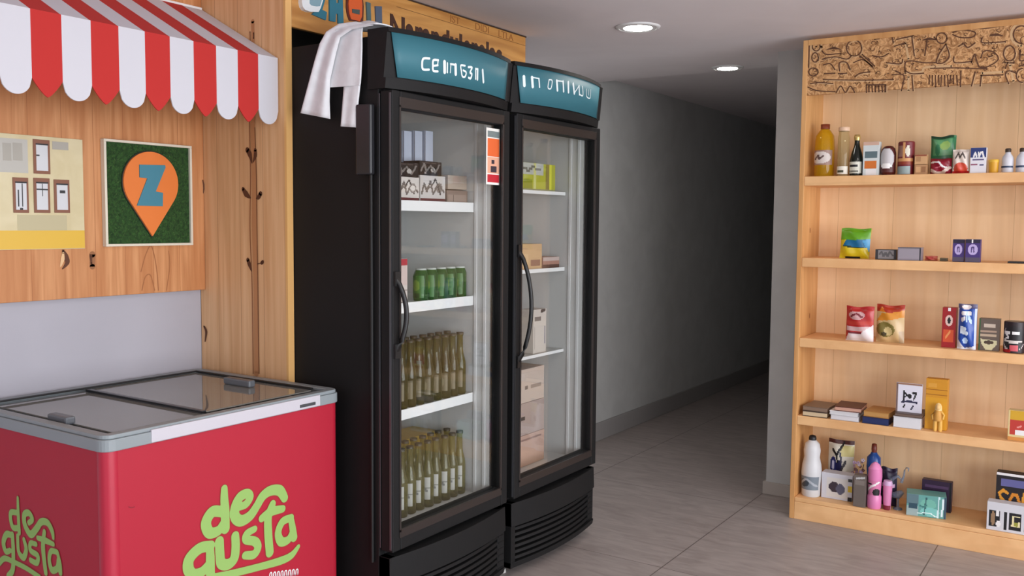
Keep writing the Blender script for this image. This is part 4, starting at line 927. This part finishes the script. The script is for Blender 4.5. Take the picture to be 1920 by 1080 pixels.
# tall ochre box and straw figurine
carton('ochre_box', 'tall ochre yellow box with ribbed top on the fourth shelf', 'box', (1735, 711, 1776, 803), z, .05, (206, 142, 32), [('r', 0, .78, 1, .80, (160, 100, 16)), ('r', 0, .68, 1, .70, (160, 100, 16)), ('r', .1, .84, .5, .92, (216, 156, 60)), ('r', 0, 0, 1, .64, (214, 154, 34))], G4, yf=4.69)
fg = at(1757, 811, 2, z); fgx = at(1758, 790, 1, 4.655).x
p = thing('figurine', 'small straw coloured standing figurine in front of the ochre box', 'figurine', (fgx, 4.66, z+.0006), 0)
c = (fgx, 4.66, z+.0006); ST = cm((222, 172, 84), .6); ST2 = cm((206, 150, 70), .6)
finish('leg', MB().lathe([(.008, 0), (.010, .01), (.009, .055)], (c[0]-.011, c[1], c[2]), 12), ST, p)
finish('leg', MB().lathe([(.008, 0), (.010, .01), (.009, .055)], (c[0]+.011, c[1], c[2]), 12), ST, p)
finish('torso', MB().lathe([(.018, .05), (.021, .06), (.016, .085), (.013, .10)], c, 14), ST2, p)
finish('head', MB().lathe([(.004, .098), (.011, .104), (.013, .115), (.009, .126), (.002, .130)], c, 14), cm((226, 184, 120)), p)
finish('hood', MB().lathe([(.016, .098), (.015, .118), (.010, .130), (.002, .134)], (c[0], c[1]+.006, c[2]), 14), cm((236, 204, 140)), p)
finish('arm', MB().tube([(c[0]-.014, c[1], c[2]+.095), (c[0]-.026, c[1]-.004, c[2]+.075), (c[0]-.020, c[1]-.008, c[2]+.055)], .005), ST, p)
finish('arm', MB().tube([(c[0]+.014, c[1], c[2]+.095), (c[0]+.026, c[1]-.004, c[2]+.080), (c[0]+.022, c[1]-.008, c[2]+.060)], .005), ST, p)
carton('tea_box', 'yellow and red box with white window at the right edge of the fourth shelf', 'box', (1890, 771, 1936, 822), z, .05, (216, 196, 140), [('r', .08, .7, 1, 1, (206, 160, 40)), ('r', .08, .18, 1, .7, (186, 56, 46)), ('r', .3, .2, .75, .36, W_), ('l', [(.4, .45), (.55, .5)], .03, (226, 150, 140)), ('r', 0, 0, 1, .12, (206, 140, 70))], G4, yf=4.66)

z = ZS[4]; G5 = 'household goods on the bottom shelf'
bottle('detergent_bottle', 'white waisted bottle with dark cap at the left end of the bottom shelf', 'bottle', (1498, 819, 1536, 930), z,
       [(.85, 0), (.92, .02), (.92, .2), (1, .38), (.92, .52), (.75, .64), (.82, .75), (.7, .86), (.35, .92)], cm((206, 206, 208), .4), ([(.34, .90), (.38, .95), (.3, .99), (.1, 1.0)], cm(K_)), (.12, .34, (120, 130, 140), [('e', .4, .5, .2, .3, (60, 70, 80)), ('l', [(.1, .3), (.5, .8), (.9, .3)], .06, (170, 176, 184))]), G5, yf=4.66)
carton('biscuit_tin', 'white and grey box with dark picture and yellow patch, left on the bottom shelf', 'box', (1540, 889, 1598, 937), z, .07, (206, 206, 214), [('r', .18, .08, .88, .82, (214, 210, 206)), ('e', .42, .48, .18, .2, (60, 50, 60)), ('e', .62, .42, .14, .22, (90, 90, 110)), ('r', .86, .35, 1, .6, (220, 190, 60)), ('r', .86, .75, 1, .88, (60, 60, 60)), ('r', .86, 0, 1, .14, K_)], G5)
carton('grey_box', 'plain dark grey-brown box beside the white and grey box on the bottom shelf', 'box', (1600, 892, 1623, 948), z, .05, (104, 94, 88), [('r', .1, .7, .9, .85, (126, 116, 110)), ('l', [(.2, .9), (.9, .95)], .03, (190, 190, 190))], G5, yf=4.645)
pouch('pouch', 'white pouch with black and navy drawing standing at the back of the bottom shelf', 'bag', (1551, 826, 1600, 890), z, .05, (226, 222, 206), [('r', 0, .93, 1, 1, (80, 40, 36)), ('r', .5, .7, 1, .9, (216, 206, 140)), ('e', .22, .52, .13, .16, (40, 46, 110)), ('e', .22, .52, .06, .09, (200, 200, 226)), ('e', .45, .5, .13, .13, (34, 36, 84)), ('l', [(.2, .8), (.35, .72), (.5, .85), (.6, .95)], .035, K_), ('l', [(.35, .7), (.4, .6)], .03, K_), ('l', [(.55, .45), (.7, .6)], .04, (60, 56, 60)), ('l', [(.5, .75), (.55, .6)], .035, (60, 60, 80))], G5, yf=4.83, wob=.006)
bottle('spray_bottle', 'blue bottle with brown cap behind the pink bottle on the bottom shelf', 'bottle', (1622, 834, 1649, 905), z,
       [(.9, 0), (.95, .03), (.8, .35), (1, .6), (.95, .76), (.5, .82), (.4, .85)], cm((26, 70, 140), .25), ([(.32, .84), (.4, .9), (.34, .99), (.1, 1.0)], cm((110, 44, 30))), None, G5, yf=4.76)
BK = (26, 24, 34)
bottle('pink_bottle', 'pink shampoo bottle standing in front of the blue bottle, bottom shelf', 'bottle', (1624, 869, 1651, 949), z,
       [(.9, 0), (1, .03), (1, .26), (.85, .3), (.95, .62), (1, .68), (.95, .86)], cm((216, 126, 176), .35), ([(.9, .86), (.6, .95), (.2, 1.0)], cm((222, 136, 184))), (.3, .62, (206, 120, 160), [('l', [(.1, .2), (.5, .6), (.9, .9)], .06, W_), ('e', .8, .2, .25, .25, K_), ('r', 0, .7, .5, .78, K_)]), G5, yf=4.645)
bottle('pink_tube', 'slim pink tube with dark base right of the pink shampoo bottle', 'tube', (1654, 903, 1671, 946), z,
       [(.7, 0), (.8, .04), (.9, .3), (1, .7), (1, .85)], cm((216, 134, 178), .35), ([(1.02, .85), (1.05, .9), (.9, 1.0)], cm((206, 170, 206))), (.0, .16, (120, 30, 50), []), G5, yf=4.665)
pouch('dark_pouch', 'dark navy pouch standing behind the pink tube', 'bag', (1650, 878, 1681, 925), z, .04, (40, 34, 56), [('r', .1, .5, .9, .6, (196, 160, 190)), ('e', .4, .3, .2, .1, (90, 80, 110))], G5, yf=4.74)
# lilac lace ornament and clear glass swizzle
p = thing('flower_ornament', 'cluster of small brown and lilac paper flowers beside the white pouch', 'ornament', (at(1610, 880, 1, 4.74).x, 4.74, z+.0006))
cx = at(1609, 880, 1, 4.76).x
finish('pot', MB().lathe([(.022, 0), (.028, .06), (.03, .09)], (cx, 4.795, z+.0006), 16), cm((70, 60, 66)), p)
for i in range(26):
    r_ = random.uniform(.006, .011); qx = cx+random.uniform(-.035, .022); qy = 4.79+random.uniform(-.025, .01); qz = z+random.uniform(.085, .185)
    if qx > cx+.01: qz += .02
    col = random.choice([(110, 70, 74), (150, 116, 130), (186, 160, 196), (70, 50, 60), (206, 190, 206)])
    mb = MB()
    for k in range(5):
        a = 2*PI*k/5; mb.lathe([(.001, -r_*.4), (r_*.5, 0), (.001, r_*.4)], (qx+r_*.6*math.cos(a), qy, qz+r_*.6*math.sin(a)), 8)
    finish('flower', mb, cm(col), p)
finish('stem', MB().tube([(cx, 4.795, z+.08), (cx+.01, 4.792, z+.13), (cx+.02, 4.79, z+.18)], .002, 6).tube([(cx, 4.795, z+.08), (cx-.01, 4.792, z+.15)], .002, 6), cm((60, 70, 50)), p)
gx = at(1692, 910, 1, 4.72).x
p = thing('glass_swan', 'clear bluish glass ornament with long curled neck left of the teal box', 'ornament', (gx-.02, 4.72, z+.0006))
GL = glassmat('blue_glass', (0.66, 0.72, 0.80), ior=1.5, body=0.3, bodyc=(150, 164, 184))
def g_(x, y): return at(x, y, 1, 4.72)
base = g_(1684, 930); 
finish('foot', MB().lathe([(.022, 0), (.020, .006), (.006, .012), (.005, .06)], (base.x, 4.72, z+.0006), 18), GL, p)
finish('body', MB().tube([(base.x-.034, 4.72, z+.075), (base.x-.02, 4.72, z+.068), (base.x, 4.72, z+.072), (base.x+.02, 4.72, z+.09)], [.006, .016, .020, .010], 14), GL, p)
finish('neck', MB().tube([g_(1690, 905), g_(1695, 892), g_(1696, 882), g_(1699, 877), g_(1704, 878), g_(1703, 884)], [.007, .005, .004, .004, .004, .002], 10), GL, p)
finish('wing', MB().tube([g_(1672, 908), g_(1676, 896), g_(1684, 893), g_(1690, 899)], [.003, .008, .008, .003], 10), GL, p)
# teal wrapped gift box with dark lid
tb0 = at(1694, 960, 1, 4.66); tb1 = at(1776, 960, 1, 4.66)
bw = tb1.x-tb0.x
carton('sponge_pack', 'teal and aqua patterned clear wrapped pack on the bottom shelf', 'package', None, z, .10, (96, 156, 150),
       [('r', 0, 0, .30, .45, (150, 170, 170)), ('r', 0, .55, .3, 1, (90, 116, 124)), ('r', .05, .35, .28, .6, (40, 70, 86)), ('e', .55, .6, .2, .25, (110, 176, 160)), ('e', .6, .25, .25, .2, (120, 190, 184)), ('l', [(.45, .1), (.5, .9)], .02, (50, 90, 94)), ('l', [(.8, .0), (.82, 1)], .02, (200, 226, 230)), ('l', [(.9, .1), (.93, .9)], .025, (220, 236, 240)), ('l', [(.3, .15), (.6, .2), (.75, .05)], .02, (220, 240, 240)), ('r', .95, 0, 1, 1, (50, 70, 90)), ('l', [(.35, .5), (.45, .45), (.5, .55)], .03, (60, 120, 116))],
       G5, res=40, rz=0.18, frame=((tb0.x+tb1.x)/2-.006, 4.665, bw*.90, .105))
carton('dark_box', 'dark purple box standing behind the teal wrapped pack', 'box', (1728, 902, 1784, 950), z, .04, (46, 26, 54), [('r', .1, .75, .9, .85, (80, 56, 90)), ('r', .92, 0, 1, 1, (20, 14, 24))], G5, yf=4.80)
carton('black_carton', 'black carton with large orange lettering standing behind the grey carton', 'box', (1867, 890, 1945, 960), z, .06, (24, 20, 26), [('r', 0, .95, 1, 1, W_), ('r', .12, .76, 1, .90, (96, 96, 150)),
       ('l', [(.28, .64), (.18, .68), (.08, .62), (.12, .54), (.22, .48), (.22, .36), (.08, .34)], .030, (216, 146, 40)), ('l', [(.42, .62), (.34, .5), (.38, .36), (.52, .36), (.58, .5), (.52, .62), (.42, .62)], .034, (206, 130, 36)), ('l', [(.70, .64), (.68, .36)], .05, (216, 150, 50)), ('l', [(.80, .64), (.90, .36)], .04, (216, 150, 50))], G5, yf=4.72, res=44)
carton('grey_carton', 'pale grey carton with black and white symbols at the right edge of the bottom shelf', 'box', (1850, 946, 1935, 995), z, .06, (206, 206, 212), [('r', .04, .12, .30, .72, K_), ('e', .14, .42, .05, .26, (150, 120, 90)), ('e', .24, .62, .04, .12, W_), ('e', .26, .24, .05, .12, W_), ('r', .38, .08, .46, .70, K_), ('r', .50, .1, .78, .72, K_), ('l', [(.72, .6), (.60, .6), (.58, .25), (.72, .25), (.72, .4)], .025, (226, 216, 170)), ('e', .66, .32, .05, .08, (150, 150, 60)), ('r', .84, .1, .98, .7, K_)], G5, yf=4.645, res=44)

# ---------------------------------------------------------------- drinks and packs inside the fridges
AMB = glassmat('amber_green_glass', (0.62, 0.60, 0.36), ior=1.45, body=0.35, bodyc=(110, 100, 58))
GRN = glassmat('green_glass', (0.40, 0.62, 0.34), ior=1.45, body=0.45, bodyc=(60, 110, 52))
YEL = glassmat('pale_olive_glass', (0.72, 0.70, 0.46), ior=1.45, body=0.35, bodyc=(140, 132, 84))
def copy_thing(root, loc, label):
    r = root.copy(); S.collection.objects.link(r); r.location = loc; r['label'] = label
    for ch in list(root.children):
        c = ch.copy(); S.collection.objects.link(c); c.parent = r
    return r
BP = [(.9, 0), (1, .02), (1, .46), (.92, .54), (.60, .66), (.52, .72), (.48, .94), (.56, .95), (.56, .97)]
CP = [(.58, .965), (.58, 1.0), (.50, 1.0)]
def row(gname, cat, z, ys, xs, r, h, m, capm, lab, labelfn, grp):
    first = None
    for i, y in enumerate(ys):
        for j, x in enumerate(xs):
            loc = (x+((i*7+j*3) % 5-2)*.0015, y, z+.0008); lb = labelfn
            if first is None:
                first = bottle(gname, lb, cat, None, z, BP, m, (CP, capm), lab, grp, fr=(loc, r, h)); first.rotation_euler = (0, 0, 0)
            else: copy_thing(first, loc, lb)
def vis(x, y, z):
    d = Vector((x, y, z))-C0; return 960+F*d.dot(rt)/d.dot(fw) > 738
ORD = ['rightmost', 'second from the right', 'third from the right', 'fourth from the right', 'fifth from the right', 'sixth from the right', 'seventh from the right', 'eighth from the right', 'ninth from the right', 'tenth from the right']
def row(cat, z, xs, step, r, h, m, capm, lab, desc, place_, grp):
    first = None
    for j, x in enumerate(xs):
        k = 0; y = YL+.665-r-.006
        while vis(x+r, y, z+.1):
            loc = (x+((k*7+j*3) % 5-2)*.0012, y, z+.0008)
            lb = '%s, %s in the front row %s' % (desc, ORD[k], place_) if j == 0 else '%s in the back row %s' % (desc, place_)
            if first is None: first = bottle('glass_bottle', lb, cat, None, z, BP, m, (CP, capm), lab, grp, fr=(loc, r, h))
            else: copy_thing(first, loc, lb)
            y -= step; k += 1
row('bottle', zL[2], [-2.252, -2.322], .0535, .0255, .255, AMB, cm((70, 60, 40)), (.12, .40, (120, 108, 80), [('e', .5, .5, .3, .3, (150, 140, 110)), ('r', 0, .9, 1, 1, (90, 80, 50))]),
    'olive brown bottle', 'on the third fridge shelf', 'bottles on the third shelf of the left fridge')
row('bottle', .376, [-2.252, -2.322], .0535, .0255, .262, YEL, cm((60, 58, 44)), (.12, .46, (186, 184, 176), [('l', [(.2, .3), (.5, .6), (.8, .4)], .06, (120, 120, 116)), ('r', 0, .48, 1, .53, (130, 130, 120))]),
    'pale bottle', 'on the fridge floor', 'bottles on the floor of the left fridge')
# short green bottles on the second shelf
GP = [(.92, 0), (1, .04), (1, .80), (.8, .92), (.7, .95)]
first = None
for i in range(5):
    loc = (-2.256, YL+.630-.062*i, zL[1]+.0008)
    lb = 'short green drink can, %s in the row on the second fridge shelf' % ORD[i]
    if first is None: first = bottle('drink_can', lb, 'can', None, 0, GP, GRN, ([(.74, .95), (.74, 1.0), (.6, 1.0)], cm((190, 196, 190), .3)), (.1, .78, (60, 112, 44), [('r', .0, 0, .25, 1, (190, 206, 200)), ('e', .6, .55, .2, .25, (120, 150, 60)), ('r', .5, .0, .8, .18, (34, 70, 30))]), 'green cans on the second shelf', fr=(loc, .0295, .125))
    else: copy_thing(first, loc, lb)
def fc(name, label, cat, rect, xf, depth, z, base, shapes, group=None, rz=0.0):
    """carton facing the fridge door; rect in the picture gives its width and top"""
    x0, y0, x1, y1 = rect
    a = at(x0, (y0+y1)/2, 0, xf); b = at(x1, (y0+y1)/2, 0, xf); b.y = min(b.y, 3.028 if x1 < 950 else 3.793); h = at((x0+x1)/2, y0, 0, xf).z-z
    p = carton(name, label, cat, None, z, depth, base, shapes, group, rz=PI/2, frame=(0, -depth/2, b.y-a.y, h), res=34)
    p.location = (xf-depth/2, (a.y+b.y)/2, z+.0008); p.rotation_euler = (0, 0, PI/2+rz); return p, h
SCR = [('l', [(.05, .3), (.15, .7), (.25, .4), (.4, .8), (.5, .3), (.7, .7), (.95, .4)], .035, (104, 96, 92)), ('l', [(.1, .6), (.25, .5), (.45, .6), (.6, .9), (.8, .3)], .025, (70, 64, 62)), ('e', .75, .55, .14, .2, (130, 122, 116)), ('e', .75, .55, .09, .13, (214, 208, 202)), ('r', 0, 0, 1, .14, (96, 48, 50))]
fc('juice_carton', 'red and white carton left of the short green cans in the left fridge', 'box', (738, 486, 764, 560), -2.245, .06, zL[1], (206, 196, 190), [('r', 0, .5, 1, 1, (176, 56, 66)), ('r', .45, .4, 1, .85, (206, 186, 180)), ('r', 0, .26, 1, .3, (150, 140, 136))])
z = zL[0]
_, h1 = fc('food_pack', 'white scribbled pack under the black packs, left on the top shelf of the left fridge', 'pack', (738, 332, 786, 380), -2.240, .09, z, (206, 200, 194), SCR, 'packs on the top shelf of the left fridge')
_, h2 = fc('food_pack', 'crumpled white and grey pack beside the brown box in the left fridge', 'pack', (788, 330, 835, 380), -2.240, .09, z, (200, 194, 190), SCR[::-1], 'packs on the top shelf of the left fridge')
fc('food_pack', 'brown grey box at the right end of the top shelf in the left fridge', 'pack', (838, 358, 886, 380), -2.240, .10, z, (140, 120, 108), [('r', .05, .1, .95, .7, (158, 138, 126)), ('r', .3, .1, .32, .7, (100, 84, 76))], 'packs on the top shelf of the left fridge')
fc('food_pack', 'pale brown box stacked on the brown grey box in the left fridge', 'pack', (840, 330, 884, 357), -2.244, .09, at(860, 357, 0, -2.24).z+.003, (176, 160, 146), [('r', 0, .45, 1, .55, (190, 176, 164))], 'packs on the top shelf of the left fridge')
BL = [('l', [(.05, .3), (.2, .8), (.3, .3), (.5, .7), (.7, .2), (.9, .8)], .04, (120, 114, 110)), ('e', .6, .4, .1, .18, (176, 170, 164)), ('r', .2, .1, .3, .2, (150, 140, 136)), ('l', [(.1, .9), (.5, .85), (.9, .95)], .03, (80, 70, 66))]
fc('dark_pack', 'black glossy pack lying on the left white pack in the left fridge', 'pack', (740, 305, 785, 331), -2.244, .08, z+h1+.001, (26, 22, 22), BL, 'black packs on the top shelf of the left fridge')
fc('dark_pack', 'black glossy pack lying on the crumpled white pack in the left fridge', 'pack', (787, 303, 828, 329), -2.244, .08, z+h2+.001, (26, 22, 22), BL[::-1], 'black packs on the top shelf of the left fridge')
for i, lb in enumerate(('leftmost of three added pale blue cartons standing in for window reflections', 'middle of three added pale blue cartons standing in for window reflections', 'rightmost of three added pale blue cartons standing in for window reflections')):
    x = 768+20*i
    fc('reflection_carton', lb, 'box', (x-12, 246, x+4, 330), -2.345, .05, z, (192, 198, 214), [('r', 0, 0, .1, 1, (80, 76, 84))], 'pale cartons standing in for window reflections')  # pale cartons added in place of window reflections in the door glass
fc('yellow_crate', 'mustard yellow box behind the bottles at the bottom of the left fridge', 'box', (740, 812, 868, 900), -2.39, .14, .376, (190, 160, 74), [('r', .05, .1, .95, .4, (176, 146, 64))])
z = zR[0]
fc('food_tub', 'yellow green food box with silver top on the top shelf of the right fridge', 'box', (962, 306, 1041, 362), -2.255, .12, z, (176, 178, 52), [('r', 0, .55, .72, 1, (184, 186, 178)), ('r', .48, 0, .53, 1, (206, 206, 130)), ('r', .25, .1, .45, .4, (140, 146, 30)), ('r', .84, 0, .92, 1, (212, 212, 60)), ('r', .76, 0, .84, 1, (130, 120, 50)), ('r', 0, 0, 1, .12, (150, 150, 110)), ('l', [(.25, .8), (.35, .72), (.45, .86), (.6, .78)], .04, (110, 110, 100))])
fc('bakery_box', 'tan flat box on the second shelf of the right fridge', 'box', (964, 458, 1016, 500), -2.255, .12, zR[1], (206, 170, 128), [('r', .6, .1, .95, .4, (150, 110, 90)), ('r', 0, .1, .5, .6, (216, 184, 140))])
fc('bakery_box', 'low brown and pink tray right of the tan box in the right fridge', 'box', (1018, 482, 1052, 500), -2.255, .10, zR[1], (170, 126, 112), [('r', 0, 0, 1, .3, (90, 60, 54)), ('r', 0, .7, 1, 1, (196, 176, 170))])
fc('milk_carton', 'white carton with small dark marks standing on the third shelf of the right fridge', 'box', (1000, 580, 1024, 655), -2.255, .07, zR[2], (206, 198, 190), [('r', .1, .74, .6, .84, (110, 106, 106)), ('l', [(.6, .95), (.9, .98)], .04, (70, 66, 66)), ('r', .1, .1, .12, .6, (150, 146, 140)), ('r', .85, .2, .95, .6, (140, 140, 150))])
zz = .376
PKC = 'pale cartons at the bottom of the right fridge'
for lb, top, c_, sh_ in (('pale pink carton, lowest of three stacked at the bottom of the right fridge', 815, (196, 162, 146), [('r', .1, .8, .9, .86, (150, 120, 110))]),
                         ('grey pink carton, middle of three stacked at the bottom of the right fridge', 755, (176, 156, 148), [('r', .1, .2, .12, .8, (90, 80, 76)), ('r', .3, .5, .4, .56, (60, 56, 56))]),
                         ('cream carton, topmost of three stacked at the bottom of the right fridge', 692, (200, 182, 170), [('r', .3, .7, .9, .74, (130, 120, 114)), ('r', .4, .4, .5, .52, (110, 100, 96)), ('r', .6, .4, .9, .48, (150, 136, 128))])):
    _, h_ = fc('pink_carton', lb, 'box', (958, top, 1020, top+60), -2.255, .14, zz, c_, sh_, PKC); zz += h_+.0015
